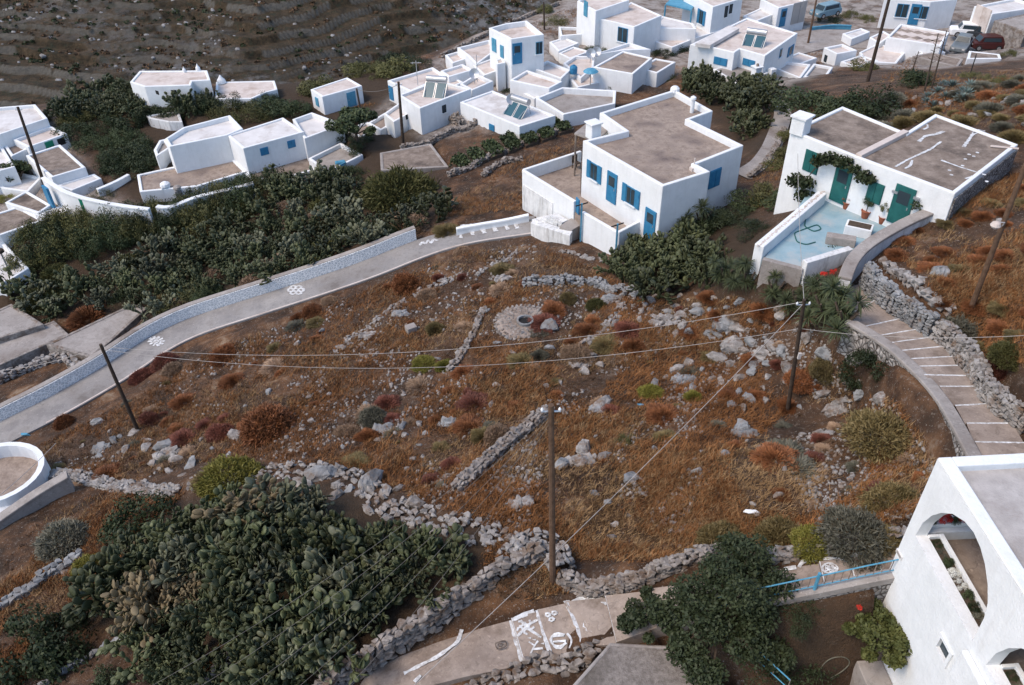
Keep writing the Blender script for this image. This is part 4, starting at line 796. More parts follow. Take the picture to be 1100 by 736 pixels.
gwall('drystone_wall', 'knot of piled stones where the walls meet at the tall pole', [(556,600),(575,585),(592,590),(604,612)], .5, 1.0, .24, rock, jit=.8)
gwall('drystone_wall', 'rubble wall running from the tall pole behind the painted steps', [(604,625),(640,637),(672,630),(700,621),(726,611),(752,603),(775,598)], .55, .5, .22, stone, jit=.6)
gwall('drystone_wall', 'rough boulder wall above the blue railing', [(812,600),(840,600),(866,594),(890,590),(915,586),(945,583),(968,578)], .35, .5, .24, rock, jit=.8)
gwall('drystone_wall', 'broad rocky bank wall along the top of the cactus thicket', [(205,520),(250,516),(300,508),(340,508),(372,512),(400,530),(424,548),(456,556),(490,566),(520,575),(556,588)], .16, 1.3, .24, rock, jit=1.2, loose=.55)
gwall('drystone_wall', 'short straight drystone wall in the middle of the dry field', [(492,528),(508,512),(528,494),(548,476),(570,459),(590,443)], .45, .6, .26, stone, jit=.5)
gwall('drystone_wall', 'thin curved line of stones left of the round well', [(483,398),(492,388),(500,376),(508,362),(513,348),(519,334)], .25, .4, .26, stone, jit=.6)
gwall('drystone_wall', 'tumbled field wall climbing from the grey block to the road', [(362,378),(378,364),(400,350),(424,330),(450,314),(474,304),(496,296)], .12, .6, .27, rock, jit=1.2, loose=.35)
gwall('drystone_wall', 'loose stone row below the white entrance steps', [(512,296),(530,285),(545,280),(556,270)], .12, .4, .26, rock, jit=1.2, loose=.2)
gwall('drystone_wall', 'bluish rubble terrace bank under the cactus by the large house', [(565,305),(590,304),(618,303),(645,307),(672,316),(690,318)], .4, .8, .27, rockblue, jit=1.0, loose=.15)
gwall('drystone_wall', 'low rubble arc right of the round well', [(625,372),(640,362),(652,350),(664,338),(668,326)], .12, .6, .27, rock, jit=1.2, loose=.3)
gwall('drystone_wall', 'pale rubble row in the upper field below the terrace', [(604,270),(624,275),(646,281)], .15, .4, .3, rock, jit=1.2, loose=.2)
gwall('drystone_wall', 'whitewashed rubble bank on the uphill side of the stairs', [(932,288),(948,306),(966,322),(985,334),(1003,346)], .3, .5, .2, rockblue, jit=.9, z=[3.1,3.1,3.1,3.2,3.4], down=1.0)
gwall('drystone_wall', 'tumbled drystone wall uphill of the lower stairs', [(1008,352),(1030,366),(1046,385),(1056,408),(1076,432),(1104,446)], .35, .5, .22, rock, jit=1, z=[3.3,3.5,3.8,4.0,4.3,4.6], down=.9)
gwall('drystone_wall', 'line of boulders along the brow above the stairs', [(950,282),(968,295),(985,305),(1000,322),(1018,333)], .2, .5, .36, rock, jit=.8)
gwall('drystone_wall', 'broken drystone wall at the far left below the rounded terrace', [(-20,668),(6,652),(30,637),(52,620),(74,608),(88,598)], .45, .5, .34, rockblue, jit=.5)
gwall('drystone_wall', 'low stone edge slanting out of the lower left corner', [(40,742),(70,722),(100,704),(130,688),(150,676)], .25, .35, .3, rockblue, jit=.4)
gwall('drystone_wall', 'stone wall leading up to the foot of the cactus thicket from below', [(212,742),(232,724),(246,708)], .3, .4, .3, rockblue, jit=.5)
gwall('drystone_wall', 'stone bank below the middle concrete roof', [(0,412),(22,402),(46,392),(72,386),(86,398)], .6, .7, .34, rock, jit=.8)
gwall('drystone_wall', 'dark field wall bordering the upper edge of the garden beds', [(432,162),(462,156),(486,143),(508,136),(520,131)], .5, .5, .3, stone, jit=.5)
gwall('drystone_wall', 'field wall bordering the lower edge of the garden beds', [(484,190),(510,180),(528,170),(548,163),(580,150),(612,140)], .5, .5, .3, stone, jit=.6)
gwall('drystone_wall', 'short rubble wall beside the solar heated house', [(455,142),(466,134),(480,130),(496,136)], .8, .7, .34, stone, jit=.8)
gwall('drystone_wall', 'curved rubble sheepfold wall left of the walled terrace', [(520,190),(528,182),(540,176),(560,172)], .4, .5, .32, stone, jit=1)
gwall('drystone_wall', 'upper stone wall of the ravine footpath near the village edge', [(476,62),(500,50),(528,36),(560,22),(600,6)], .5, .5, .4, stone, jit=.4)
gwall('drystone_wall', 'stone wall edging the footpath behind the large house', [(805,192),(822,178),(834,160),(842,140)], .4, .4, .3, stone, jit=.6)
gwall('drystone_wall', 'rough broken stones along the bottom edge beside the grey roof', [(500,752),(528,734),(556,722),(590,714),(618,712),(642,700)], .25, .7, .26, stone, jit=.8, loose=.2)
# smooth walls
def swall(name, label, px3, hw, down, mat, up=0, cat='wall', bevel=.04, step=.6, sm=2, face=None, group=None):
    L = smooth(resample(PL(px3), step), sm); r = thing(name, label, cat, L[len(L)//2], group)
    obj('coping', swept(L, hw, -.16, up, 0), mat, r, bevel=bevel); obj('wall', swept(L, hw-.05, -down, -.163, 0), face or mat, r); return r
swall('stair_wall', 'smooth concrete parapet on the downhill side of the stairs', [(912,343,2.75),(930,354,2.85),(950,365,3.0),(966,378,3.15),(982,394,3.3),(997,408,3.5),(1010,424,3.7),(1022,442,3.95),(1034,464,4.25),(1048,490,4.5),(1060,512,4.6)], .24, 3.2, concrete, face=rubble)
swall('parapet_wall', 'thick grey parapet between the patio and the upper hillside', [(1030,212,3.9),(1004,224,3.7),(976,236,3.5),(950,250,3.4),(928,264,3.3),(914,280,3.2),(908,298,3.1)], .3, 3.4, concrete, face=white2, step=.5)
swall('courtyard_wall', 'long white wall with green gate above the juniper hedge', [(46,190,-7.6),(58,199,-7.6),(70,206,-7.7),(92,213,-7.8),(116,218,-7.9),(142,222,-7.9),(160,224,-8.0)], .2, 3.4, white, bevel=.03)
q = P(95,220,-8.6); r = [o for o in col.objects if o.name.startswith('courtyard_wall')][0]; obj('gate', MB().box((q[0], q[1]-.25, q[2]-1), 1.0, .2, 1.7, -.15), green, r); q = P(52,210,-8.5); obj('door', MB().box((q[0]+.1, q[1]-.2, q[2]-1), 1.0, .2, 1.9, -.75), blue, r)
swall('garden_wall', 'low curved white wall in front of the brown outbuilding', [(168,221,-8.2),(182,224,-8.3),(200,214,-8.1),(222,208,-8.0),(246,203,-7.9),(272,196,-7.8)], .22, 2, white, bevel=.03)
swall('garden_wall', 'white wall step beside the courtyard behind the hedge', [(104,203,-8.6),(122,196,-8.6),(138,187,-8.6)], .18, 2, white, bevel=.03)
swall('path_wall', 'smooth concrete kerb wall beside the rounded terrace', [(-10,562,-7.9),(20,541,-7.5),(48,522,-7.2),(72,509,-6.9)], .28, 1.2, concrete)
gwall('drystone_wall', 'broad pale rubble wall meeting the kerb wall above the dry grass', [(30,516),(56,512),(84,513),(110,520),(150,526),(190,530)], .3, .8, .26, rock, jit=.7)
swall('garden_wall', 'low white boundary wall along the street at the top', [(872,29,-7.0),(895,26,-7.0),(915,27,-7.0)], .1, .6, blue2)
swall('ravine_wall', 'pale coping wall of the footpath along the ravine', [(470,66,-8.2),(498,54,-8.2),(530,38,-8.2),(566,24,-8.3),(606,8,-8.4)], .3, 1.5, concrete, step=1.5)
swall('road_wall', 'low white wall continuing the road edge up to the entrance steps', [(490,245,-4.75),(515,240,-4.55),(542,236,-4.3),(568,230,-4.0)], .14, .9, white, bevel=.03)
# retaining wall and blue railing over the courtyard
L = [lo_e[i] for i in range(8, 14)]; L = resample(L, .5)
r = thing('retaining_wall', 'stone retaining wall carrying the blue railing above the courtyard', 'wall', L[len(L)//2]); obj('coping', swept(L, .16, -.02, .22, -.16), concrete, r); obj('wall', swept(L, .13, -3, -.023, -.16), rubble, r)
def railing(label, L, hgt, posts, group=None, bar=.22):
    r = thing('railing', label, 'railing', L[0], group); top = MB().tube([p+np.array([0, 0, hgt]) for p in L], .022, 6); top.tube([p+np.array([0, 0, .15]) for p in L], .018, 6); obj('rail', top, blue2, r)
    for q in resample(L, bar): obj('bar', MB().tube([q+np.array([0, 0, .13]), q+np.array([0, 0, hgt+.02])], .014, 5), roofdark, r)
    for q in posts: obj('post', MB().tube([q, q+np.array([0, 0, hgt+.12])], .05, 8), blue2, r)
Lr = perp_line(resample(L, .4), -.16); Lr = [p+np.array([0, 0, .22]) for p in Lr]; railing('blue railing with thin bars above the courtyard beside the arched house', Lr, .62, [Lr[k] for k in (1, len(Lr)//2, len(Lr)-2)])
Lr = PL([(764,676,2.1),(800,700,2.0),(845,742,1.9)]); railing('blue handrail descending under the leafy tree', Lr, .55, [Lr[0], Lr[1]], bar=.5)
# round well
q = g1(563,346); r = thing('round_well', 'round stone threshing ring with open well in the dry field', 'well', q)
mb = MB()
for rr, kz in ((1.6, .02), (1.38, .07), (1.16, .1), (.94, .12), (.74, .13)):
    for a in np.arange(0, 6.28, .24/rr): stone_add(mb, [q[0]+rr*math.cos(a)+rng.normal(0, .03), q[1]+rr*math.sin(a)+rng.normal(0, .03), q[2]+kz-.06], .14, .12, .08, a)
obj('stone_ring', mb, stone, r); obj('ring_floor', MB().lathe(q, [(1.6, -.4), (1.6, -.05), (1.3, .06), (.5, .1)], 24), stepmat, r)
obj('well_head', MB().lathe(q+np.array([.05, -.1, 0]), [(.48, .05), (.48, .24), (.37, .25), (.37, .12)], 20), rockblue, r); obj('well_hole', MB().lathe(q+np.array([.05, -.1, 0]), [(.38, .1), (.38, .13)], 20), dark, r)
# ================================================================ POLES AND CABLES
POLE = {}
def pole(key, label, u, v, top, mat=wood, r0=.13, arms=1, lean=None, tu=None, lamp=False):
    b = g1(u, v); h = pole_height(b, top) if top is not None else 8.2; r = thing('utility_pole', label, 'pole', b, None); e = b+np.array([0, 0, h])
    if tu is not None:
        tgt = rays(tu, top); s = np.linalg.norm(b-np.array([0, 0, CAMH]))*0; t_ = (b[1])/tgt[1]; e = np.array([0, 0, CAMH])+tgt*t_
    obj('shaft', MB().tube([b-np.array([0, 0, .5]), e], r0, 10, r0*.72), mat, r); POLE[key] = (b, e)
    for k in range(arms):
        z = e-np.array([0, 0, .25+.5*k]); a = obj('insulator_bracket', MB().tube([z+np.array([-.28, 0, 0]), z+np.array([.28, 0, 0])], .03, 6), metal, r)
        for s in (-.25, 0, .25): obj('insulator', MB().lathe(z+np.array([s, 0, .03]), [(.04, 0), (.05, .05), (.03, .09), (.01, .12)], 8), white, a)
    return r
pole('centre', 'tall brown wooden pole rising from the stone wall by the painted steps', 594,625,435, wood2, .12, 1, tu=592)
pole('right', 'dark leaning pole in the dry field carrying many cables', 847,441,322, wood, .10, 1, tu=864)
q = sum(POLE['right'])/2; obj('meter_box', MB().box((q[0]+.05, q[1]-.16, q[2]+.1), .12, .1, .3), roofwhite, [o for o in col.objects if o.name == 'utility_pole.001'][0])
pole('left', 'dark leaning pole among pale boulders below the curving road', 148,462,370, wood, .12, 0, tu=108)
r = pole('far_right', 'brown pole with street lamp leaning out at the right edge', 1043,332,150, wood2, .12, 0, tu=1112)
b, e = POLE['far_right']; q = b+(e-b)*.52; o = obj('lamp_arm', MB().tube([q, q+np.array([-.15, -.25, .35]), q+np.array([-.4, -.35, .42])], .025, 6), roofwhite, r); obj('lamp_shade', MB().lathe(q+np.array([-.55, -.4, .3]), [(.05, .2), (.15, .14), (.2, .02), (.14, -.06)], 10), roofcream, o)
pole('upper', 'thick dark pole on the rocky slope above the teal doored house', 932,88,-8, wood, .16, 1, tu=957)
pole('village', 'tall black pole with crossbar in front of the solar heated house', 433,156,88, wood, .15, 1, tu=428)
pole('village2', 'thinner dark pole left of the tall black village pole', 391,137,95, wood, .12, 0, tu=383)
pole('v3', 'dark pole at the left face of the two storey house', 548,66,20, wood, .16, 0, tu=549)
pole('v4', 'short lamp pole in front of the bright blue door', 564.5,66,33, wood, .13, 0, tu=564)
pole('v5', 'leaning pole with crossbar at the far left edge of the village', 49,203,115, wood, .15, 1, tu=19)
pole('v6', 'brown pole beside the street near the pale blue car', 868,47,0, wood2, .13, 0, tu=877)
pole('v7', 'thin pole at the top edge behind the ravine path', 585,32,2, wood, .12, 0, tu=584)
def cable(label, a, b, sag, r=.011, mat=cablem, group=None):
    a = np.array(a); b = np.array(b); pts = [a+(b-a)*t-np.array([0, 0, sag*4*t*(1-t)]) for t in np.linspace(0, 1, 25)]
    obj('cable', MB().tube(pts, r, 5), mat, label=label, cat='cable', group=group, base=a)
tp = lambda k, d=0: POLE[k][1]-np.array([0, 0, d])
cable('upper long cable spanning the dry field from the boulder pole to the leaning pole', tp('left', .15), tp('right', .1), 1.5)
cable('lower long cable spanning the dry field below its twin', tp('left', .35), POLE['right'][0]+.76*(POLE['right'][1]-POLE['right'][0]), 1.7)
cable('pale cable running diagonally from the leaning pole to the painted path', tp('right', .2), P(432,748,-.2), .4, .013)
cable('white cable from the leaning pole up to the teal doored house', tp('right', .05), P(857,165,4.6), .25, .014)
cable('cable from the leaning pole across the stairs to the right edge', POLE['right'][0]+.76*(POLE['right'][1]-POLE['right'][0]), P(1125,359,6.5), .3, .01)
for k in range(5): cable('thin dark cable dropping from the tall brown pole over the cactus thicket', tp('centre', .15+.12*k), P(120+58*k, 760, 1.2), .7, .006, cabledark, 'thin dark cables over the cactus thicket')
cable('thin cable from the tall black village pole to the thinner one', tp('village', .2), tp('village2', .1), .4, .02, cabledark)
cable('thin cable rising from the left pole to the far left edge', tp('left', .1), P(-30,400,-6), .4, .012, cablem)
cable('light cable crossing the lower left road end', P(-10,540,-5.5), P(60,476,-6.5), .1, .014, cablem)
# ================================================================ VEGETATION MESHES
def unit(n):
    v = rng.normal(size=(n, 3)); return v/np.linalg.norm(v, axis=1)[:, None]
def quads(c, nrm, L, Wd):                        # leaf quads around centres c
    n = len(c); a = np.cross(nrm, unit(n)); a /= np.linalg.norm(a, axis=1)[:, None]+1e-9; b = np.cross(nrm, a)
    L = np.asarray(L).reshape(-1, 1)*np.ones((n, 1)); Wd = np.asarray(Wd).reshape(-1, 1)*np.ones((n, 1))
    V = np.stack([c-a*L/2, c+b*Wd/2, c+a*L/2, c-b*Wd/2], 1).reshape(-1, 3); return V, np.arange(4*n).reshape(-1, 4)
def leafy(name, n=1800, leaf=.09, clumps=16, flat=.8, up=.4, spread=.62, asp=.5, cr=(.22, .42)):
    cc = unit(clumps)*rng.uniform(.72, 1.18, (clumps, 1)); cc[:, 2] = np.abs(cc[:, 2])*flat; cc[:, :2] *= spread/.62*.66; cc[:, 2] *= .62; R = rng.uniform(*cr, clumps)
    k = rng.integers(0, clumps, n); d = unit(n); d[:, 2] = np.where(rng.random(n) < up, np.abs(d[:, 2]), d[:, 2])
    c = cc[k]+d*R[k][:, None]*rng.uniform(.55, 1.08, n)[:, None]; c[:, 2] = np.maximum(c[:, 2], .02)
    nn = d+unit(n)*.75; nn /= np.linalg.norm(nn, axis=1)[:, None]
    s = leaf*rng.uniform(.6, 1.4, n); V, Fq = quads(c, nn, s, s*asp); return np_mesh(name, V, Fq, 4)
def cushion(name, n=1500, w=.03, flat=.75, inner=.35):
    d = unit(n); d[:, 2] = np.abs(d[:, 2]); d = d*np.array([1, 1, flat]); r1 = rng.uniform(.82, 1.08, n)*(1+.12*np.sin(d[:, 0]*5)*np.cos(d[:, 1]*4)); a = d*inner*rng.uniform(.6, 1.6, n)[:, None]; e = d*r1[:, None]+unit(n)*.09
    e[:, 2] = np.maximum(e[:, 2], 0)
    t_ = np.cross(d, unit(n)); t_ /= np.linalg.norm(t_, axis=1)[:, None]; V = np.stack([e-t_*w, e+t_*w, a], 1).reshape(-1, 3); V[2::3] -= np.array([0, 0, .02])
    sp = d*(r1*.93)[:, None]+unit(n)*.05; V2, _ = quads(sp, unit(n), w*3.2, w*1.5); V = np.concatenate([V, V2[np.arange(len(V2)) % 4 != 3]]); return np_mesh(name, V, np.arange(len(V)).reshape(-1, 3), 3)
def dome(name, n=9000, leaf=.05, flat=.8, asp=.3, seed=0):
    d = unit(n); d[:, 2] = np.abs(d[:, 2]); r = .86+.5*(fbm(d[:, 0]*3+seed, d[:, 1]*3+d[:, 2]*2+7, 3)-.42)+rng.normal(0, .085, n); c = d*r[:, None]*np.array([1, 1, flat]); rad = d+unit(n)*.8; rad /= np.linalg.norm(rad, axis=1)[:, None]
    t_ = np.cross(rad, unit(n)); t_ /= np.linalg.norm(t_, axis=1)[:, None]; s = leaf*rng.uniform(.6, 1.5, (n, 1)); w_ = s*asp; V = np.stack([c-rad*s*.7, c+t_*w_, c+rad*s, c-t_*w_], 1).reshape(-1, 3); return np_mesh(name, V, np.arange(4*n).reshape(-1, 4), 4)
def pad_geo(c, up, nrm, L, Wd, th):
    up = up/np.linalg.norm(up); nrm = nrm-up*(nrm@up); nrm /= np.linalg.norm(nrm); s = np.cross(up, nrm); n = 10; V = []
    for k in range(n): a = 2*math.pi*k/n; V.append(c+up*(L/2*(1-math.cos(a)))+s*(Wd/2*math.sin(a)*(1.08-.16*math.cos(a))))
    for sg in (-1, 1):
        for k in range(n): a = 2*math.pi*k/n; V.append(c+up*(L/2*(1-.72*math.cos(a)))+s*(Wd/2*.72*math.sin(a))+nrm*th*sg)
    f = []
    for sg, o in ((0, n), (1, 2*n)):
        for k in range(n):
            j = (k+1) % n; f.append((k, j, o+j, o+k) if sg == 0 else (j, k, o+k, o+j))
        f.append(tuple(o+k for k in range(n)) if sg == 0 else tuple(o+k for k in range(n-1, -1, -1)))
    return V, f
def cactus_mesh(name, seed, base=8, depth=4, L0=.42, rad=.75):
    rr = np.random.default_rng(seed); mb = MB()
    def grow(p, up, nrm, dpt, L):
        V, f = pad_geo(p, up, nrm, L, L*rr.uniform(.58, .75), .026); mb.add(V, f)
        if dpt <= 0: return
        for _ in range(rr.choice([1, 2, 2, 3] if dpt > 1 else [0, 1, 2, 2])):
            s = np.cross(up, nrm); s /= np.linalg.norm(s); a = rr.uniform(-.75, .75); d = up/np.linalg.norm(up)*math.cos(a)+s*math.sin(a)+nrm*rr.normal(0, .35); d[2] += .12; d[:2] += p[:2]*.10
            n2 = nrm+rr.normal(0, .75, 3); q = p+up/np.linalg.norm(up)*L*(.5+.46*math.cos(a*1.2))+s*math.sin(a)*L*.30; grow(q, d, n2, dpt-1, L*rr.uniform(.78, 1.02))
    for k in range(base):
        a = 2*math.pi*k/base+rr.uniform(-.4, .4); r = rad*math.sqrt(rr.random()); p = np.array([r*math.cos(a), r*math.sin(a), -.05]); d = np.array([math.cos(a)*.5*r, math.sin(a)*.5*r, 1.0])+rr.normal(0, .22, 3)*np.array([1, 1, 0]); grow(p, d, np.append(rr.normal(size=2), rr.normal()*.3), depth, L0*rr.uniform(.85, 1.2))
    me = bpy.data.meshes.new(name); me.from_pydata([tuple(map(float, v)) for v in mb.v], [], mb.f); me.polygons.foreach_set('use_smooth', [True]*len(me.polygons)); return me
def blades(c, d, L, w, up=None, droop=.25):      # two-segment sword leaves
    n = len(c); t_ = np.cross(d, np.array([0, 0, 1.0])+unit(n)*.2); t_ /= np.linalg.norm(t_, axis=1)[:, None]; L = L.reshape(-1, 1); m_ = c+d*L*.55; e = c+d*L; e = e-np.array([0, 0, 1])*droop*L*rng.uniform(.3, 1.2, (n, 1))
    V = np.stack([c-t_*w*.6, c+t_*w*.6, m_+t_*w, m_-t_*w, e, e+t_*.002], 1).reshape(-1, 3); b = (np.arange(n)*6)[:, None]; return V, np.concatenate([b+np.array([0, 1, 2, 3]), b+np.array([3, 2, 5, 4])])
def yucca_mesh(name, heads, L=.62):
    Vs = []; Fs = []; o = 0
    for hx, hy, hz in heads:
        n = 85; d = unit(n); d[:, 2] = d[:, 2]*.8+.25; d /= np.linalg.norm(d, axis=1)[:, None]; V, f = blades(np.array([[hx, hy, hz]])+d*.06, d, rng.uniform(.7, 1.1, n)*L, .024); Vs.append(V); Fs.append(f+o); o += len(V)
    return np_mesh(name, np.concatenate(Vs), np.concatenate(Fs), 4)
def agave_mesh(name):
    n = 34; a = np.arange(n)*2.4; el = np.linspace(.15, 1.35, n); d = np.stack([np.cos(a)*np.cos(el), np.sin(a)*np.cos(el), np.sin(el)], -1); V, f = blades(d*.08, d, np.linspace(1.1, .7, n), .075, droop=.12); return np_mesh(name, V, f, 4)
LEAF = [leafy('leaf_shrub', 3200, .085, c, f, spread=sp) for c, f, sp in ((16, .8, .62), (11, .7, .7), (22, .95, .6), (9, .6, .75))]
HEDGE = [leafy('juniper_shrub', 4200, .075, c, .62, .55, .8, .3, (.18, .34)) for c in (30, 24, 36)]
CUSH = [cushion('cushion_shrub', 3000, .015, f, .3) for f in (.75, .6, .85)]
DOME = [dome('round_shrub', 9500, .07, f, .2, k*5) for k, f in enumerate((.85, .7, .95))]
CUSHT = [cushion('thorn_shrub', 1500, .017, f, .2) for f in (.7, .55)]
CAC = [cactus_mesh('prickly_pear', s, 9, 4) for s in (3, 5, 8, 11, 15, 21)]
CACS = [cactus_mesh('prickly_pear', s, 5, 3, .42, .5) for s in (31, 35)]
YUC = [yucca_mesh('yucca_crown', [(math.cos(a)*r, math.sin(a)*r, z) for a, r, z in rng.uniform((0, .1, .5), (6.28, .85, 1.9), (k, 3))]) for k in (7, 5, 9)]
AGA = agave_mesh('agave')
def plant(mesh, mat, u, v, s, label, cat, name, group=None, sz=None, rz=None, off=-.05, pos=None):
    b = pos if pos is not None else g1(u, v); sz = s if sz is None else sz
    return mobj(name, mesh, mat, (b[0], b[1], b[2]+off), random.uniform(0, 6.28) if rz is None else rz, (s*random.uniform(.82, 1.2), s*random.uniform(.82, 1.2), sz), label, cat, group)
def scatter(poly, n, mind, avoid=(), keep=None):
    us = [p[0] for p in poly]; vs = [p[1] for p in poly]; u = rng.uniform(min(us), max(us), n*12); v = rng.uniform(min(vs), max(vs), n*12); m = inpoly(u, v, poly)
    for a in avoid: m &= ~inpoly(u, v, a)
    Q = G(u[m], v[m]); out = []
    for q in Q:
        if all((q[0]-o[0])**2+(q[1]-o[1])**2 > mind*mind for o in out): out.append(q)
        if len(out) >= n: break
    return out
BAR = []
def barrier(L, hw): BAR.append((np.array(L)[:, :2], hw))
for L, hw in ((road_a, 2.1), ([(a+b)/2 for a, b in zip(up_e, lo_e)], 1.3), ([(a+b)/2 for a, b in zip(st_l, st_r)], 1.7), (lane, 1.0), (street, 3.2)): barrier(L, hw)
PATCH = [[tuple(p) for p in pl] for _, pl, _ in vh]+[[tuple(p) for p in K['main'][1]], [tuple(p) for p in K['h2'][1]], [tuple(p) for p in arch_poly], [tuple(xy(p)) for p in pw], [tuple(xy(p)) for p in (tr2, tr[0], tr[1], tr[2], tr[3], tr[4])]]
def free(P3, pad=0):
    P3 = np.asarray(P3); ok = np.ones(len(P3), bool)
    for L, hw in BAR:
        best = np.full(len(P3), 1e9)
        for a, b in zip(L[:-1], L[1:]):
            d = b-a; t = np.clip(((P3[:, 0]-a[0])*d[0]+(P3[:, 1]-a[1])*d[1])/(d@d+1e-9), 0, 1); best = np.minimum(best, np.hypot(P3[:, 0]-a[0]-t*d[0], P3[:, 1]-a[1]-t*d[1]))
        ok &= best > hw+pad
    for pl in PATCH: ok &= ~inpoly(P3[:, 0], P3[:, 1], pl)
    return ok
# --- big cactus thicket, lower left
big = [(112,625),(150,600),(190,578),(230,565),(270,556),(330,560),(370,565),(410,580),(450,602),(490,612),(478,628),(440,650),(396,680),(350,712),(320,745),(275,745),(262,715),(262,680),(230,655),(170,668),(130,660),(108,640)]
for i, q in enumerate(scatter(big, 112, .78)):
    if q[0] < -40: continue
    s = random.choice([.55, .7, .8, .9, 1.0, 1.1]); plant(CAC[i % 6], [cactus, cactus, cactus_pale, cactus, cactus, cactus_far, cactus, cactus_pale, cactus, cactus_far, cactus_dry][i % 11], 0, 0, s, 'grey green prickly pear in the big thicket at lower left', 'cactus', 'prickly_pear', 'prickly pears of the big thicket at lower left', pos=q)
for i, q in enumerate(scatter([(150,672),(200,662),(255,672),(300,745),(240,760),(190,745),(150,700)], 16, 1.0)): plant(CAC[i % 6], cactus, 0, 0, random.uniform(.5, .8), 'small prickly pear straggling below the big thicket', 'cactus', 'prickly_pear', 'stragglers below the big thicket', pos=q)
# --- vegetation between road and village
slope = [(-10,325),(30,300),(110,262),(200,245),(280,205),(330,190),(400,188),(470,190),(472,232),(440,252),(330,286),(250,318),(205,335),(165,345),(140,330),(90,325),(60,338)]
k = 0
for i, q in enumerate(scatter(slope, 92, 1.6, avoid=[[(-10,318),(30,262),(140,225),(290,192),(306,222),(250,244),(150,278),(60,308)], [(370,180),(475,180),(490,232),(375,240)]])):
    if not free([q], .2)[0]: continue
    plant(CAC[i % 6], [cactus_far, cactus, cactus_far, cactus_pale][i % 4], 0, 0, random.uniform(.7, 1.2), 'prickly pear on the green slope above the curving road wall', 'cactus', 'prickly_pear', 'prickly pears on the slope above the road', pos=q)
for i, (u, v) in enumerate([(28,288),(45,280),(62,273),(80,267),(98,261),(116,255),(134,250),(152,245),(170,241),(188,237),(206,232),(224,227),(242,222),(258,217),(274,212),(60,262),(95,250),(130,242),(165,236),(200,228),(235,219),(268,206),(150,258),(185,252),(220,243),(120,268),(40,258),(58,250),(76,246),(290,204)]):
    plant(HEDGE[i % 3], [f_olive, f_green, f_olive, f_dark][i % 4], u, v, random.uniform(1.8, 2.4), 'dense olive juniper bush in the long hedge below the courtyard wall', 'shrub', 'juniper_shrub', 'junipers of the long hedge', sz=random.uniform(2.7, 3.6))
plant(DOME[1], f_olive, 430, 214, 2.9, 'large rounded olive bush above the bend of the road', 'shrub', 'juniper_shrub', sz=3.4)
for u, v, mt, s, lb in ((408,214,f_green,1.7,'green bush left of the large rounded olive bush'),(330,272,f_dark,1.6,'dark bush tucked against the road wall near its middle'),(205,322,f_olive,2.0,'spreading olive bush leaning over the road wall'),(230,312,f_green,1.6,'green bush above the painted sun on the road'),(95,344,f_rust,1.35,'rust red cushion beside the wide concrete roof'),(320,247,f_tan,1.2,'tan dry bush in the middle of the cactus slope'),(345,240,f_tan,1.3,'larger tan dry bush on the cactus slope'),(312,282,f_tan,1.3,'tan bush just above the road wall'),(196,330,f_tan,1.0,'small tan bush touching the road wall near the concrete roof'),(370,248,f_tan,.9,'small tan bush right of the larger tan one'),(482,250,f_ol2,1.0,'round dry olive bush at the end of the white road wall'),(435,240,f_tan,1.0,'tan bush under the large rounded olive bush')):
    plant(random.choice(HEDGE if mt in (f_green, f_olive, f_dark) else CUSH), mt, u, v, s, lb, 'shrub', 'shrub', sz=s*.85)
for i, q in enumerate(scatter(slope, 34, 2.4)):
    if not free([q], .5)[0]: continue
    mt = [f_green, f_olive, f_dark, f_tan, f_green, f_ol2][i % 6]; s = random.uniform(1.1, 1.7)*(.6 if mt in (f_tan, f_ol2) else 1); plant(DOME[i % 3] if i % 2 else HEDGE[i % 3], mt, 0, 0, s, {f_green:'rounded green bush',f_olive:'rounded olive bush',f_dark:'rounded dark bush',f_tan:'tan dry tussock',f_ol2:'dry olive tussock'}[mt]+' among the prickly pears above the road wall', 'shrub', 'shrub', 'bushes among the prickly pears above the road wall, '+mt.name.replace('_', ' '), sz=s*1.1, pos=q)
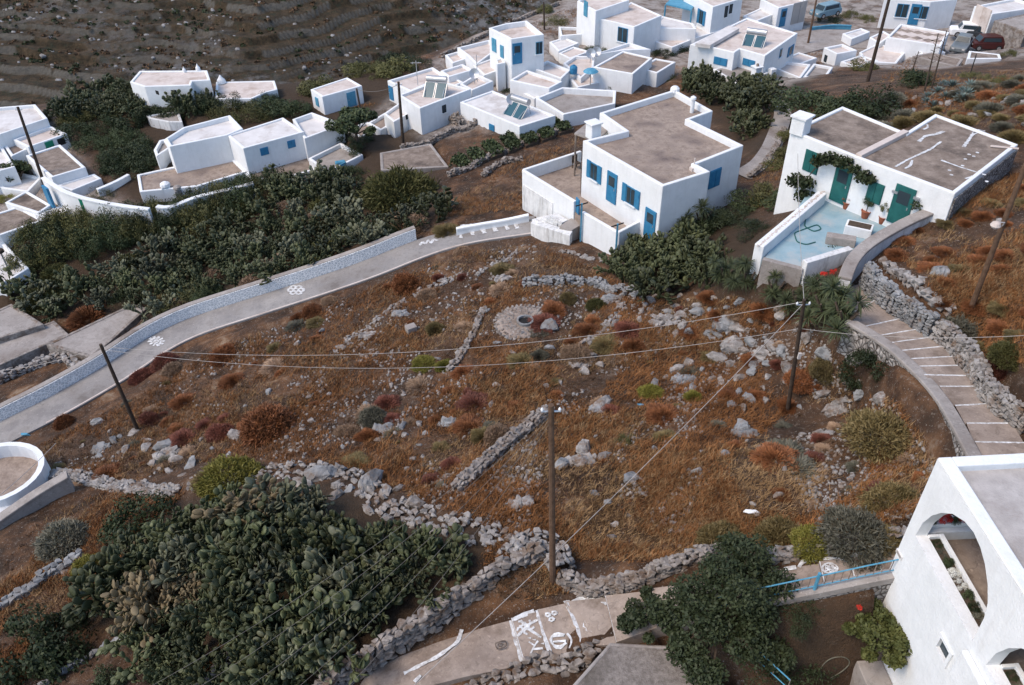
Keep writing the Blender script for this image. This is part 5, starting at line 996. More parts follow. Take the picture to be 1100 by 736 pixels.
# --- upper left bushes
upl = [(60,128),(75,112),(140,102),(230,110),(335,112),(330,122),(230,128),(215,122),(170,120),(160,140),(165,165),(150,185),(120,180),(85,150)]
for i, q in enumerate(scatter(upl, 60, 2.0)):
    if not free([q], .4)[0]: continue
    plant((HEDGE+LEAF[:2])[i % 5], [f_green, f_dark, f_olive, f_green, f_dark][i % 5], 0, 0, random.uniform(1.5, 2.3), 'dark bush in the scrub between the chapel house and the left houses', 'shrub', 'shrub', 'scrub around the chapel house', pos=q)
for i, q in enumerate(scatter([(70,130),(95,106),(150,100),(232,110),(240,121),(150,124),(110,128)], 34, 1.6)):
    if free([q], .3)[0]: plant(CAC[i % 6], cactus_far, 0, 0, random.uniform(.9, 1.2), 'prickly pear in the patch below the chapel house', 'cactus', 'prickly_pear', 'prickly pears below the chapel house', pos=q)
for u, v, s, lb, mt in ((133,150,2.6,'big round dark bush right of the rubble ruin',f_green),(150,178,3.2,'big spreading bush left of the tiny white annex',f_green),(125,180,2.4,'dark bush below the rubble ruin',f_dark),(178,126,2.4,'dark bush behind the ruined grey shed',f_dark),(345,98,2.8,'round yellowish bush behind the small cube house',f_olive),(355,84,3.0,'round olive bush on the rim above the cube house',f_olive),(385,80,2.6,'olive bush on the rim between the cube house and the village',f_olive),(402,80,2.8,'olive hedge bush left of the tan roofed house',f_olive),(425,77,2.8,'olive hedge bush behind the tan roofed house',f_olive),(448,72,2.6,'dark bush at the upper end of the rim hedge',f_dark),(425,68,2.4,'dark rim bush highest above the hedge',f_dark),(365,150,2.4,'dark bush right of the walled end block',f_dark),(385,158,2.0,'leafy bush below the low walled terrace',f_green),(350,140,2.0,'dark bush behind the walled end block',f_dark),(12,205,1.6,'leafy bush at the foot of the leaning village pole',f_green),(5,215,1.2,'yellow green bush at the left edge by the brown roofs',f_yel),(20,184,1.8,'green bush left of the house with square brown roof',f_green),(110,210,1.6,'leafy bush inside the courtyard behind the white wall',f_olive),(95,207,1.5,'dark bush inside the courtyard beside the gate',f_green),(185,206,1.5,'bush between the two low chimneys',f_green)):
    plant(random.choice(HEDGE+LEAF[:3]), mt, u, v, s*.85, lb, 'shrub', 'shrub', sz=s*.72)
for u, v, s, lb, mt in ((82,183,1.0,'magenta bougainvillea above the courtyard gate',magfl),(565,64,.9,'magenta bougainvillea under the bright blue door',magfl),(572,67,.8,'second magenta clump right of the lamp pole',magfl)): plant(LEAF[1], mt, u, v, s, lb, 'flowering shrub', 'bougainvillea', sz=s*.8)
# --- round the large house and patio
for i, q in enumerate(scatter([(662,300),(672,278),(700,262),(735,262),(765,275),(772,300),(745,318),(700,318)], 20, 1.2)):
    plant(CAC[i % 6], cactus, 0, 0, random.uniform(.8, 1.1), 'prickly pear in the clump below the large blue shuttered house', 'cactus', 'prickly_pear', 'prickly pears below the large house', pos=q)
for i, q in enumerate(scatter([(735,100),(760,84),(800,90),(835,100),(850,118),(846,150),(820,165),(800,150),(790,125)], 40, 1.8)):
    if free([q], .2)[0]: plant(CAC[i % 6], cactus_far, 0, 0, random.uniform(1.0, 1.3), 'prickly pear in the thicket behind the large blue shuttered house', 'cactus', 'prickly_pear', 'prickly pears behind the large house', pos=q)
for u, v, s, mt, lb in ((722,246,1.3,f_dark,'dark bush at the right corner of the large house'),(745,252,1.5,f_dark,'dark bush below the right wall of the large house'),(770,245,1.7,f_dark,'broad dark bush between the large house and the patio'),(790,240,1.6,f_green,'dark green bush left of the patio wall'),(800,222,1.5,f_green,'green bush beside the footpath near the large house'),(822,215,1.6,f_olive,'yellowish bush at the foot of the house with chimney'),(838,222,1.4,f_green,'green bush leaning on the corner of the teal doored house'),(810,250,1.3,f_dark,'dark bush outside the pebble topped patio wall'),(852,212,1.4,f_green,'vine covered bush at the left end of the patio'),(868,122,2.9,f_green,'big round dark bush behind the chimney of the teal doored house'),(905,122,2.6,f_green,'broad dark bush behind the roof of the teal doored house'),(932,118,2.8,f_dark,'big dark bush right of the broad dark bush'),(920,125,1.4,f_olive,'small yellowish bush between the dark bushes behind the roof'),(980,92,1.7,f_dark,'dark round bush right of the thick pole'),(892,278,1.1,f_green,'leafy bush on the edge of the turquoise patio'),(690,236,.8,f_dark,'small dark plant by the lower blue door'),(925,75,1.6,f_olive,'dull bush at the foot of the thick pole'),(848,150,1.5,f_olive,'grassy bush along the footpath behind the house with chimney'),(846,170,1.3,f_olive,'grassy bush between footpath and white side wall'),(835,182,1.2,f_olive,'low olive bush beside the footpath bend')):
    plant(random.choice(LEAF[:3]+HEDGE[:1]), mt, u, v, s, lb, 'shrub', 'shrub', sz=s*.8)
YL = {}
for i, (u, v, s, lb) in enumerate(((728,260,1.1,'yucca at the corner of the large house'),(752,250,1.2,'yucca above the prickly pear clump'),(778,306,.9,'yucca nearest the prickly pear clump'),(802,308,.85,'yucca below the corner of the patio'),(830,322,.8,'yucca under the lower edge of the patio'),(856,336,.85,'yucca behind the top of the leaning cable pole'),(882,352,1.15,'tall yucca right of the leaning cable pole'),(903,360,1.15,'big shaggy yucca beside the stair top'),(882,322,.8,'yucca below the red geraniums'))):
    b = g1(u, v); y = thing('yucca', lb, 'yucca', b-np.array([0, 0, .1]), 'yuccas below the patio'); mobj('crown', YUC[i % 3], f_yucca, (0, 0, 0), i*1.3, (s, s, s), parent=y)
    mb = MB()
    for k in range(5): a = k*1.26; mb.tube([b, b+np.array([math.cos(a)*.2, math.sin(a)*.2, .7*s]), b+np.array([math.cos(a)*.5*s, math.sin(a)*.5*s, 1.35*s])], .08, 6, .05)
    obj('trunk', mb, bark, y)
for i, (u, v) in enumerate([(884,300),(894,297),(889,303)]): plant(LEAF[i % 2], redfl if i < 2 else f_green, u, v, .22, ['red geranium below the patio edge','second red geranium nearest the parapet','green geranium bush under the red flowers'][i], 'flowering plant', 'geranium', off=.25 if i < 2 else .0)
# vine over the facade
r = thing('grape_vine', 'climbing vine trained across the white facade above the teal doors', 'vine', (hp2[0][0], hp2[0][1], 2))
e0 = hp2[1]-hp2[0]; e1 = hp2[2]-hp2[1]; nn = np.array([e1[1], -e1[0]]); nn /= np.linalg.norm(nn)
if nn[1] > 0: nn = -nn
def fw_(u, v, o=.25): q = on_plane(u, v, np.array([*hp2[1], 0]), np.array([*nn, 0])); return q+np.array([*(nn*o), 0])
stem = [fw_(868,215), fw_(866,195), fw_(878,180), fw_(893,172), fw_(912,172), fw_(926,184), fw_(934,192)]
obj('stem', MB().tube(stem, .035, 6), bark, r)
cs = []; 
for q, rad, n in ((fw_(858,192,.3),.5,260),(fw_(870,195,.3),.45,220),(fw_(866,208,.3),.5,220),(fw_(884,170,.35),.42,230),(fw_(895,168,.35),.42,230),(fw_(911,172,.35),.42,230),(fw_(921,180,.3),.3,120),(fw_(931,188,.3),.42,230),(fw_(939,192,.3),.28,110),(fw_(903,174,.3),.25,90)): cs.append(q+unit(n)*rad*rng.uniform(.2, 1.1, (n, 1))*np.array([1.1, .7, .8]))
cs = np.concatenate(cs); Vv, Ff = quads(cs-np.array(r.location), unit(len(cs)), .2, .15); mobj('leaves', np_mesh('vine_leaves', Vv, Ff, 4), f_green, (0, 0, 0), parent=r)
def potted(lb, u, v, s, mt=f_green, leafm=0, box=False, tall=1.0):
    q = P(u, v, PF); r = thing('potted_plant', lb, 'potted plant', q)
    obj('pot', MB().lathe(q, [(.16*s, 0), (.24*s, .4*s), (.27*s, .42*s), (.24*s, .44*s), (.2*s, .38*s)], 14), terra, r)
    obj('stem', MB().tube([q+np.array([0, 0, .3*s]), q+np.array([.03, 0, .4*s+.5*tall])], .02, 5), bark, r)
    mobj('leaves', LEAF[leafm], mt, (0, 0, .4*s+.35*tall), 1, (.42*s*tall**.3, .42*s*tall**.3, .6*tall), parent=r)
potted('terracotta pot with red leaves by the first teal door', 908.5, 224, .95, f_rust, 1, tall=.4); potted('bushy plant in a terracotta pot in the middle of the patio', 928.5, 234, 1.0, f_green, 0, tall=1.1); potted('thin leafy plant in a terracotta pot beside the second teal door', 947, 240, .95, f_olive, 3, tall=1.2)
q = P(921,251,PF); r = thing('planter_box', 'white rectangular planter box with dark soil on the patio', 'planter', q); obj('box', MB().box(q, 1.3, .75, .5, -.5), white, r, bevel=.02); obj('soil', MB().box(q+np.array([0, 0, .5]), 1.1, .55, .012, -.5), bark, r)
q = P(902,262,PF); obj('stone_bench', MB().box(q, 1.4, .5, .45, -.35), concrete, label='grey stone slab bench beside the leafy bush on the patio', cat='bench', base=q, bevel=.03)
hl = [P(866,233,PF+.03), P(864,243,PF+.03), P(874,249,PF+.03), P(883,246,PF+.03), P(878,241,PF+.03), P(870,244,PF+.03), P(853,250,PF+.03), P(856,260,PF+.03), P(866,263,PF+.03), P(876,260,PF+.03)]
obj('garden_hose', MB().tube(list(smooth(resample(hl, .1), 3)), .03, 6), teal, label='dark green garden hose coiled on the turquoise floor', cat='hose', base=hl[0])
q = fw_(986,220,.12); r = thing('wall_plant', 'dark hanging plant on the white wall right of the second teal door', 'plant', q); n = 90; cs = unit(n)*rng.uniform(.1, .3, (n, 1)); Vv, Ff = quads(cs, unit(n), .14, .1); mobj('leaves', np_mesh('hanging_leaves', Vv, Ff, 4), f_dark, (0, 0, 0), parent=r); obj('bracket', MB().box(q-np.array([0, 0, .1]), .2, .2, .06), metal, r)
# --- upper right slope
for u, v, s, mt, lb in ((972,135,1.3,f_ol2,'dry olive bush behind the teal doored roof'),(950,140,1.2,f_grey,'grey bush above the roof of the teal doored house'),(1000,128,1.1,f_ol2,'dry olive bush above the cracked roof'),(1035,135,1.2,f_ol2,'brownish bush above the right end of the cracked roof'),(1065,120,1.2,f_grey,'grey bush on the upper right slope'),(1050,85,1.5,f_olive,'olive bush right of the agaves'),(1075,90,1.4,f_olive,'olive bush at the top of the right slope'),(1090,150,1.1,f_ol2,'dry bush at the right edge by the roof corner'),(960,110,1.4,f_grey,'grey bush in front of the agaves'),(940,128,1.3,f_grey,'low grey bush beside the big dark bush')):
    plant(CUSH[0] if mt != f_olive else HEDGE[1], mt, u, v, s*.9, lb, 'shrub', 'shrub', sz=s*.6)
for i, q in enumerate(scatter([(985,105),(1010,90),(1045,92),(1040,108),(1000,116)], 12, 1.0)): plant(AGA, f_agave, 0, 0, random.uniform(.55, .85), 'blue green agave in the bed above the teal doored house', 'agave', 'agave', 'agaves on the upper slope', pos=q)
for i, (u, v, tu, tv) in enumerate(((993,98,1008,36),(1000,97,1017,33),(978,82,987,55))):
    b = g1(u, v); tg = rays(tu, tv); e = np.array([0, 0, CAMH])+tg*b[1]/tg[1]; r = thing('agave_stalk', ['tall bare agave flower stalk left of its twin','tall bare agave flower stalk leaning right','short agave flower stalk by the grey brown store'][i], 'agave stalk', b); obj('stalk', MB().tube([b, e], .07, 6, .03), bark, r)
    mb = MB()
    for k in range(9): p_ = b+(e-b)*(.5+.05*k); a = k*2.4; mb.tube([p_, p_+np.array([math.cos(a)*.3, math.sin(a)*.3, .12])], .02, 4)
    obj('side_branch', mb, bark, r)
# --- named field shrubs
for u, v, s, k, lb in ((436,308,1.35,f_rust,'large rust red cushion bush by the road bend'),(471,300,.6,f_red,'small crimson cushion bush by the road bend'),(335,336,.8,f_rust,'rust cushion bush below the painted flower of the road'),(320,342,.65,f_rust,'smaller rust cushion left of the one below the painted flower'),(497,272,.8,f_tan,'tan bush just under the white painted road ladder'),(459,318,.8,f_tan,'tan tussock on the tumbled field wall'),(178,392,1.2,f_red,'dark red cushion bush against the road near the painted sun'),(152,406,1.0,f_red,'dark red bush left of the one at the painted sun'),(240,384,1.1,f_rust,'rust cushion bush right of the painted sun'),(161,452,.8,f_red,'red bush behind the boulder pole'),(70,456,1.0,f_rust,'rust bush at the left end of the dry field'),(238,468,1.0,f_red,'dull red bush left of the yellow green bush'),(288,462,1.7,f_rust,'broad rust bush above the yellow green bush'),(10,492,1.1,f_rust,'rust bush at the left edge above the rounded terrace'),(250,518,1.75,f_yel,'bright yellow green round bush above the cactus thicket'),(222,520,.9,f_ol2,'dry olive bush left of the yellow green bush'),(186,398,.8,f_tan,'tan bush in front of the dark red cushions'),(402,452,1.1,f_grey,'grey spiky bush in the middle left of the field'),(373,466,.8,f_tan,'tan tussock left of the grey spiky bush'),(396,470,.75,f_rust,'small rust bush under the grey spiky bush'),(468,355,.75,f_ol2,'yellowish tussock right of the pale block'),(456,392,.8,f_yel,'low yellow green bush on the black bare patch'),(478,394,.7,f_yel,'yellow green bush at the foot of the curved stone line'),(534,472,.9,f_tan,'tan spiky bush left of the straight drystone wall'),(620,384,1.1,f_tan,'tan spiky bush ringed by boulders right of the well'),(579,384,.7,f_grey,'grey green bush just below the well'),(645,434,.7,f_tan,'tan tussock on the boulder beyond the tall pole'),(672,474,.6,f_olive,'small olive bush in the centre of the field'),(700,424,.8,f_yel,'yellow green low bush in the centre right of the field'),(745,428,.6,f_yel,'yellow tuft near the middle of the diagonal cable'),(945,476,1.75,f_ol2,'large round olive brown bush below the stairs'),(958,546,1.2,f_ol2,'round brown bush left of the arched house'),(920,582,1.35,f_grey,'pale grey green bush above the railing'),(838,584,1.25,f_ol2,'dry olive bush beyond the leafy tree'),(772,582,1.0,f_ol2,'olive tussock bush next to the wall behind the leafy tree'),(871,588,.9,f_yel,'yellowish bush between two olive bushes above the railing'),(948,584,.9,f_ol2,'brown bush in the corner by the arched house'),(1030,362,1.2,f_grey,'grey green bush by the pole at the right edge'),(1048,380,.8,f_ol2,'yellow brown tuft right of the stairs'),(1085,385,1.0,f_olive,'green bush at the right edge beside the stairs wall'),(1072,398,.8,f_red,'dark reddish bush in the dry bank by the stairs'),(70,585,1.5,f_grey,'flat dark green bush in the grass at lower left'),(45,705,2.3,f_dark,'very large dark bush in the lower left corner'),(75,690,1.7,f_dark,'dark bush right of the very large one in the corner'),(150,565,1.9,f_dark,'black green round bush at the upper left of the cactus thicket'),(185,715,1.2,f_green,'leafy green bush at the bottom edge under the thicket'),(120,735,.9,f_green,'small green bush on the bottom edge'),(95,612,.9,f_yel,'yellowish bush at the left tip of the thicket'),(355,325,.8,f_tan,'tan tussock beside the road kerb'),(520,470,.7,f_ol2,'olive tussock above the straight drystone wall'),(860,410,.9,f_rust,'rust tussock right of the leaning pole foot'),(915,408,1.2,f_dark,'dark dry bush in the shade under the stair wall'),(938,398,1.2,f_dark,'dark tangled bush against the stair wall'),(885,400,1.0,f_ol2,'brownish bush left of the stair wall'),(640,330,.9,f_olive,'dull olive bush under the rubble terrace bank'),(610,322,.8,f_ol2,'brown tussock below the rubble terrace bank')):
    big_ = k in (f_dark, f_green); plant((LEAF if k in (f_dark, f_green) else DOME if s > .78 else HEDGE if k == f_olive else CUSHT if k in (f_tan,) else CUSH)[random.randrange(2)], k, u, v, s*(.95 if big_ else .78), lb, 'shrub', 'shrub', sz=s*(1.0 if big_ else .8))
# --- anonymous small shrubs of the field
field = [(-10,500),(60,470),(150,425),(230,375),(330,340),(440,290),(500,262),(565,255),(640,290),(690,320),(790,320),(850,335),(905,370),(985,440),(1010,520),(960,570),(840,590),(700,605),(610,600),(500,560),(380,505),(250,490),(130,520),(40,505)]
for i, q in enumerate(scatter(field, 280, .8)):
    if not free([q], .4)[0] or fbm(np.array([q[0]*.2+8]), np.array([q[1]*.2]), 3)[0] < .40: continue
    far = q[0]+.3*q[1]; mt = [f_rust, f_tan, f_rust, f_ol2, f_red, f_grey, f_rust, f_tan][i % 8]; s = random.choice([.22, .3, .38, .46, .6, .8])
    side = 'left' if proj(q)[0] < 420 else 'right'
    kd = {f_rust:'low rust brown', f_tan:'low straw coloured', f_ol2:'low dry olive', f_red:'low dull red', f_grey:'low greyish'}[mt]
    plant((CUSHT if mt in (f_tan, f_grey) else CUSH)[i % 2], mt, 0, 0, s, f'{kd} tussock scattered in the {side} half of the dry field', 'shrub', 'dry_shrub', f'{kd} tussocks in the {side} half of the field', sz=s*.6, pos=q)
for i, q in enumerate(scatter([(950,262),(1010,235),(1110,200),(1130,300),(1100,380),(1060,350),(1000,320)], 34, .8)):
    if free([q], .3)[0]: plant(CUSH[i % 3], [f_rust, f_ol2, f_rust][i % 3], 0, 0, random.uniform(.35, .7), 'low brown tussock on the bank above the stairs', 'shrub', 'dry_shrub', 'tussocks above the stairs', sz=.3, pos=q)
for i, q in enumerate(scatter([(930,135),(960,112),(1100,85),(1130,140),(1090,150),(1000,118)], 36, 1.3)):
    if free([q], .3)[0]: plant(CUSH[i % 3], [f_rust, f_ol2, f_grey][i % 3], 0, 0, random.uniform(.5, 1.0), 'low dry tussock on the rocky slope at upper right', 'shrub', 'dry_shrub', 'tussocks of the upper right slope', sz=.45, pos=q)
# --- village greenery
for u, v, s, mt, lb in ((655,54,2.6,f_green,'dark bush mass below the arched blue window'),(640,58,2.2,f_green,'dark bush left of the walled roof terrace'),(666,48,2.2,f_green,'dark bush at the foot of the arched window wall'),(728,58,2.6,f_dark,'dark tree like bush left of the broad solar house'),(735,50,2.4,f_dark,'dark bush under the turquoise awning'),(712,60,2.0,f_dark,'dark bush behind the smaller brown roof'),(655,92,1.6,f_green,'green bush in front of the square brown roof'),(668,92,2.0,f_green,'larger green bush in front of the square brown roof'),(716,84,1.4,f_yel,'yellowish bush right of the smaller brown roof'),(756,82,2.6,f_dark,'dark bush before the broad solar house'),(745,92,2.2,f_dark,'dark bush at the left of the cactus slope'),(890,22,2.2,f_dark,'round dark bush in the street planter by the pale blue car'),(915,18,2.2,f_olive,'olive bush along the street at the top'),(932,22,1.8,f_olive,'olive bush left of the top right house'),(960,22,1.4,f_dark,'dark bush before the arched blue windows'),(548,100,1.2,f_dark,'dark plant between the white houses above the gardens'),(640,24,1.4,f_dark,'small dark tree under the tall house with one window'),(595,25,2.0,f_olive,'olive bush along the ravine path'),(585,14,2.0,f_olive,'bush at the top of the ravine path'),(1085,60,1.5,f_olive,'bush at the right edge by the cars'),(995,82,1.2,f_olive,'bush by the short agave stalk')):
    plant(random.choice(LEAF[:3]+HEDGE), mt, u, v, s*.75, lb, 'shrub', 'shrub', sz=s*.62)
# --- garden beds
for i, (u, v) in enumerate([(492,172),(509,166),(527,159),(546,152),(564,146),(582,140),(600,133)]):
    u += 2; v += 5; c = g1(u, v); dx = g1(u+7, v-2.6)-c; dy = g1(u+6, v+6)-c; dx = dx[:2]; dy = dy[:2]; pl = [c[:2]-dx-dy, c[:2]+dx-dy, c[:2]+dx+dy, c[:2]-dx+dy]; z = c[2]
    r = thing('garden_bed', ['leftmost half bare','second','third','fourth','fifth','sixth','rightmost'][i]+' vegetable bed in the row between the stone walls', 'garden bed', c, 'vegetable beds between stone walls'); obj('soil', MB().prism(pl, [z-.9]*4, [T(*p)+.25 for p in pl]), bark, r)
    n = 900 if i > 1 else 350; a = rng.uniform(-.92, .92, (n, 1)); b = np.round(rng.uniform(-.9, .9, (n, 1))*3)/3.2+rng.normal(0, .1, (n, 1)); q = c[:2]+a*dx+b*dy; zz = T(q[:, 0], q[:, 1])+.3; cs = np.stack([q[:, 0], q[:, 1], zz+rng.uniform(.05, .4, n)], -1)-c; Vv, Ff = quads(cs, unit(n), .3, .2); mobj('crop', np_mesh('crop_leaves', Vv, Ff, 4), f_green, (0, 0, 0), parent=r)
# ================================================================ TREES
def tree(name, label, u, v, zc, H_, R, n, leaf, mat, clumps, base=None, lean=(0, 0), lobes=None):
    b = g1(u, v) if base is None else base; r = thing(name, label, 'tree', b); mb = MB(); fork = b+np.array([lean[0]*.4, lean[1]*.4, H_*.38]); mb.tube([b-np.array([0, 0, .2]), b+np.array([.05, 0, H_*.2]), fork], .17, 8, .12); cs = []
    for k in range(clumps):
        d = unit(1)[0]; d[2] = abs(d[2])*.9-.12; rr = random.uniform(.55, 1.0); c = b+np.array([lean[0], lean[1], H_*.58])+d*np.array([R, R, H_*.42])*rr; s = random.uniform(.2, .46)*R*.72
        if lobes:
            lu, lv, lz, s = lobes[k % len(lobes)]; c = P(lu, lv, lz)+rng.normal(0, .16, 3); s = s*random.uniform(.75, 1.2)
        mb.tube([fork, (fork+c)/2+np.array([0, 0, .12]), c], .06, 5, .02); m_ = int(n/clumps*random.uniform(.7, 1.3)); dd = unit(m_); cs.append(c+dd*s*rng.uniform(.35, 1.05, (m_, 1))**.6*np.array([1, 1, .72]))
    obj('trunk', mb, bark, r); cs = np.concatenate(cs); nn = unit(len(cs)); nn[:, 2] = np.abs(nn[:, 2])+.3; nn /= np.linalg.norm(nn, axis=1)[:, None]; sz = leaf*rng.uniform(.6, 1.4, len(cs)); Vv, Ff = quads(cs-b, nn, sz, sz*.55); mobj('crown', np_mesh('crown_leaves', Vv, Ff, 4), mat, (0, 0, 0), parent=r); return r
tree('leafy_tree', 'large dark leafy tree overhanging the grey roof at the bottom', 790,690, 0, 3.5, 2.05, 25000, .115, f_green, 66, base=np.array([*P(766,692,1.0)[:2], 1.0]), lobes=[(742,640,3.0,.55),(775,618,3.6,.6),(808,606,3.6,.55),(828,632,3.3,.5),(795,640,3.9,.6),(762,662,3.4,.6),(812,664,3.2,.55),(735,700,2.6,.42),(752,720,2.4,.4),(800,690,2.9,.55),(722,655,2.7,.4),(845,655,2.6,.35),(830,700,2.4,.4),(785,590,3.2,.4)])
tree('leafy_tree', 'low leafy side tree left of the large tree above the painted steps', 700,690, 0, 2.0, 1.0, 5600, .11, f_green, 16, base=np.array([*P(698,690,.3)[:2], .3]))
tree('lemon_tree', 'small bright leafed tree standing against the arched house', 945,690, 0, 2.1, 1.05, 9500, .12, f_citrus, 30, base=np.array([*P(940,706,1.9)[:2], 1.9]))
plant(HEDGE[0], f_dark, 852, 735, 1.2, 'dark bush under the large leafy tree at the bottom', 'shrub', 'shrub', sz=1.1); plant(HEDGE[1], f_dark, 862, 660, .7, 'dark bush in the shade below the blue railing', 'shrub', 'shrub'); plant(LEAF[0], redfl, 920, 660, .1, 'small red flower clump under the railing end', 'flowering plant', 'geranium', off=.3)
tree('fig_tree', 'dark fig tree behind the small grey roofed shed', 385,160, 0, 3.6, 2.6, 4500, .3, f_green, 18); tree('small_tree', 'small tree at the left edge under the leaning pole', 26,203, 0, 2.8, 1.7, 2500, .26, f_green, 12)
# trough plants and veranda flowers
for t_, sa in TROUGHS:
    for k in range(9):
        q = FW(sa+ws*(.08+.105*k), TH+.16, zsill-.08)-np.array(t_.location); mobj('flowers' if k in (3, 4) and sa == TROUGHS[0][1] or k == 6 and sa != TROUGHS[0][1] else 'leaves', LEAF[k % 3], whitefl if (k in (3, 4) and sa == TROUGHS[0][1]) or (k == 6 and sa != TROUGHS[0][1]) else [f_dark, f_grey, f_green][k % 3], q, k, (.2, .2, .26 if k > 1 else .12), parent=t_)
q = FW(.16, TH+1.2, zsill+.17); t_ = thing('flower_box', 'flower box of red geraniums on the far veranda parapet', 'planter', q); obj('trough', fbox(MB(), -.12, .16, TH+.1, TH+1.9, zsill-.017, zsill+.12), white, t_)
for k in range(8): mobj('flowers' if k % 3 else 'leaves', LEAF[k % 2], redfl if k % 3 else f_green, FW(.02, TH+.2+.22*k, zsill+.1)-np.array(t_.location), k, (.19, .19, .3), parent=t_)
# ================================================================ ROCKS
def rock_mesh(seed):
    V_, F_ = hull_stone(seed+40, 16, 2, .05); me = bpy.data.meshes.new('boulder'); me.from_pydata([tuple(map(float, v)) for v in V_], [], F_); me.update(); return me
ROCKS = [rock_mesh(s) for s in range(7)]
def boulder(i, u, v, s, label, group=None, mat=rock, pos=None):
    q = g1(u, v) if pos is None else pos; return mobj('boulder', ROCKS[i % 7], mat, (q[0], q[1], q[2]+s*.06), random.uniform(0, 6.28), (s*random.uniform(.42, .62), s*random.uniform(.28, .44), s*random.uniform(.22, .36)), label, 'boulder', group)
rk_ = [(733,352,.8,'flat boulder left of the one below the prickly pear clump'),(812,392,.8,'low boulder under the outcrop right of the biggest pale one'),(770,385,1.0,'outcrop left of the biggest pale one'),(205,500,1.0,'pale boulder below the largest one by the boulder pole'),(190,494,.8,'boulder between two larger ones by the boulder pole'),(122,474,.7,'small boulder at the far left of the boulder pole'),(135,484,.8,'boulder below the left side of the boulder pole'),(105,454,.9,'pale boulder left of the boulder pole'),(160,474,.7,'boulder right beside the foot of the boulder pole'),(178,480,1.2,'largest pale boulder by the boulder pole'),(252,469,.9,'upright pale boulder left of the yellow green bush'),(346,356,.5,'lone pale stone below the painted flower of the road'),(320,370,.6,'lone grey stone left of the tumbled wall'),(605,500,.9,'white topped boulder touching the tall pole'),(627,486,1.2,'big grey boulder right of the tall pole'),(651,490,.7,'boulder right of the big grey one at the tall pole'),(647,436,1.2,'boulder with dry tuft in the middle of the field'),(678,515,.9,'flat pale rock in the orange grass'),(749,507,.6,'small white rock right of the flat pale rock'),(797,462,1.0,'pale rock slab left of the leaning pole foot'),(786,372,1.5,'biggest pale outcrop below the long cables'),(807,370,.9,'outcrop right of the biggest pale one'),(795,354,1.0,'outcrop above the biggest pale one'),(839,376,.8,'rock left of the leaning pole'),(846,396,1.1,'sloping rock just under the leaning pole meter box'),(886,383,1.1,'grey boulder right of the leaning pole'),(839,340,.9,'boulder under the yuccas'),(752,336,.9,'boulder below the prickly pear clump'),(727,398,1.0,'pale rock left of the diagonal cable'),(745,416,.6,'small white stone near the diagonal cable'),(619,378,.8,'grey boulder left of the ringed tan bush'),(636,382,.8,'grey boulder right of the ringed tan bush'),(628,400,.7,'boulder below the ringed tan bush'),(590,352,1.1,'flat rock ledge right of the well'),(947,428,.9,'boulder below the stair wall'),(924,425,.9,'boulder left of the one below the stair wall'),(906,437,1.0,'brown stained boulder above the large round bush'),(345,512,1.4,'big flat rock at the top of the cactus thicket'),(325,522,1.0,'upright rock at the top of the cactus thicket'),(398,520,1.6,'wide flat ledge on the rocky bank'),(70,616,.5,'flat slab on the broken wall at far left'),(1010,295,.9,'boulder on the brow above the stairs'),(1075,240,.7,'flat rock in the orange bank by the parapet'),(1010,275,.7,'pale flat rock in the orange bank')]
for i, (u, v, s, lb) in enumerate(rk_): boulder(i, u, v, s, lb, mat=[rock, rockblue][i % 2])
for nm, poly, n, lo, hi in (('by the boulder pole', [(80,480),(130,455),(200,468),(260,470),(240,500),(190,515),(120,500)], 20, .3, .8), ('in the upper field around the well', [(380,380),(480,320),(600,280),(680,320),(680,400),(560,420),(420,430)], 38, .22, .55), ('in the field below the yuccas', [(680,320),(780,310),(860,340),(920,390),(900,440),(800,440),(700,420)], 58, .25, .75), ('in the lower right of the field', [(620,440),(800,440),(950,440),(960,560),(800,590),(640,590)], 34, .2, .5), ('in the lower left of the field', [(260,420),(420,410),(560,440),(540,540),(400,500),(270,470)], 28, .22, .55), ('along the foot of the rubble terrace bank', [(650,312),(760,312),(800,340),(700,345)], 22, .25, .6), ('on the upper right slope', [(940,125),(1000,95),(1110,85),(1110,150),(1010,118)], 20, .4, 1.0), ('on the rocky bank over the cactus thicket', [(320,520),(340,500),(420,520),(560,575),(540,590),(420,560)], 16, .4, .8)):
    for i, q in enumerate(scatter(poly, n, .5)):
        if free([q], .3)[0]: boulder(i, 0, 0, random.uniform(lo, hi), f'pale limestone rock scattered {nm}', f'loose rocks {nm}', [rock, rockblue, stone][i % 3], pos=q)
q = g1(442,356); obj('concrete_block', MB().box(q-np.array([0, 0, .1]), .6, .5, .5, .5), concrete, label='squared pale concrete block lying in the upper field', cat='block', base=q, bevel=.03)
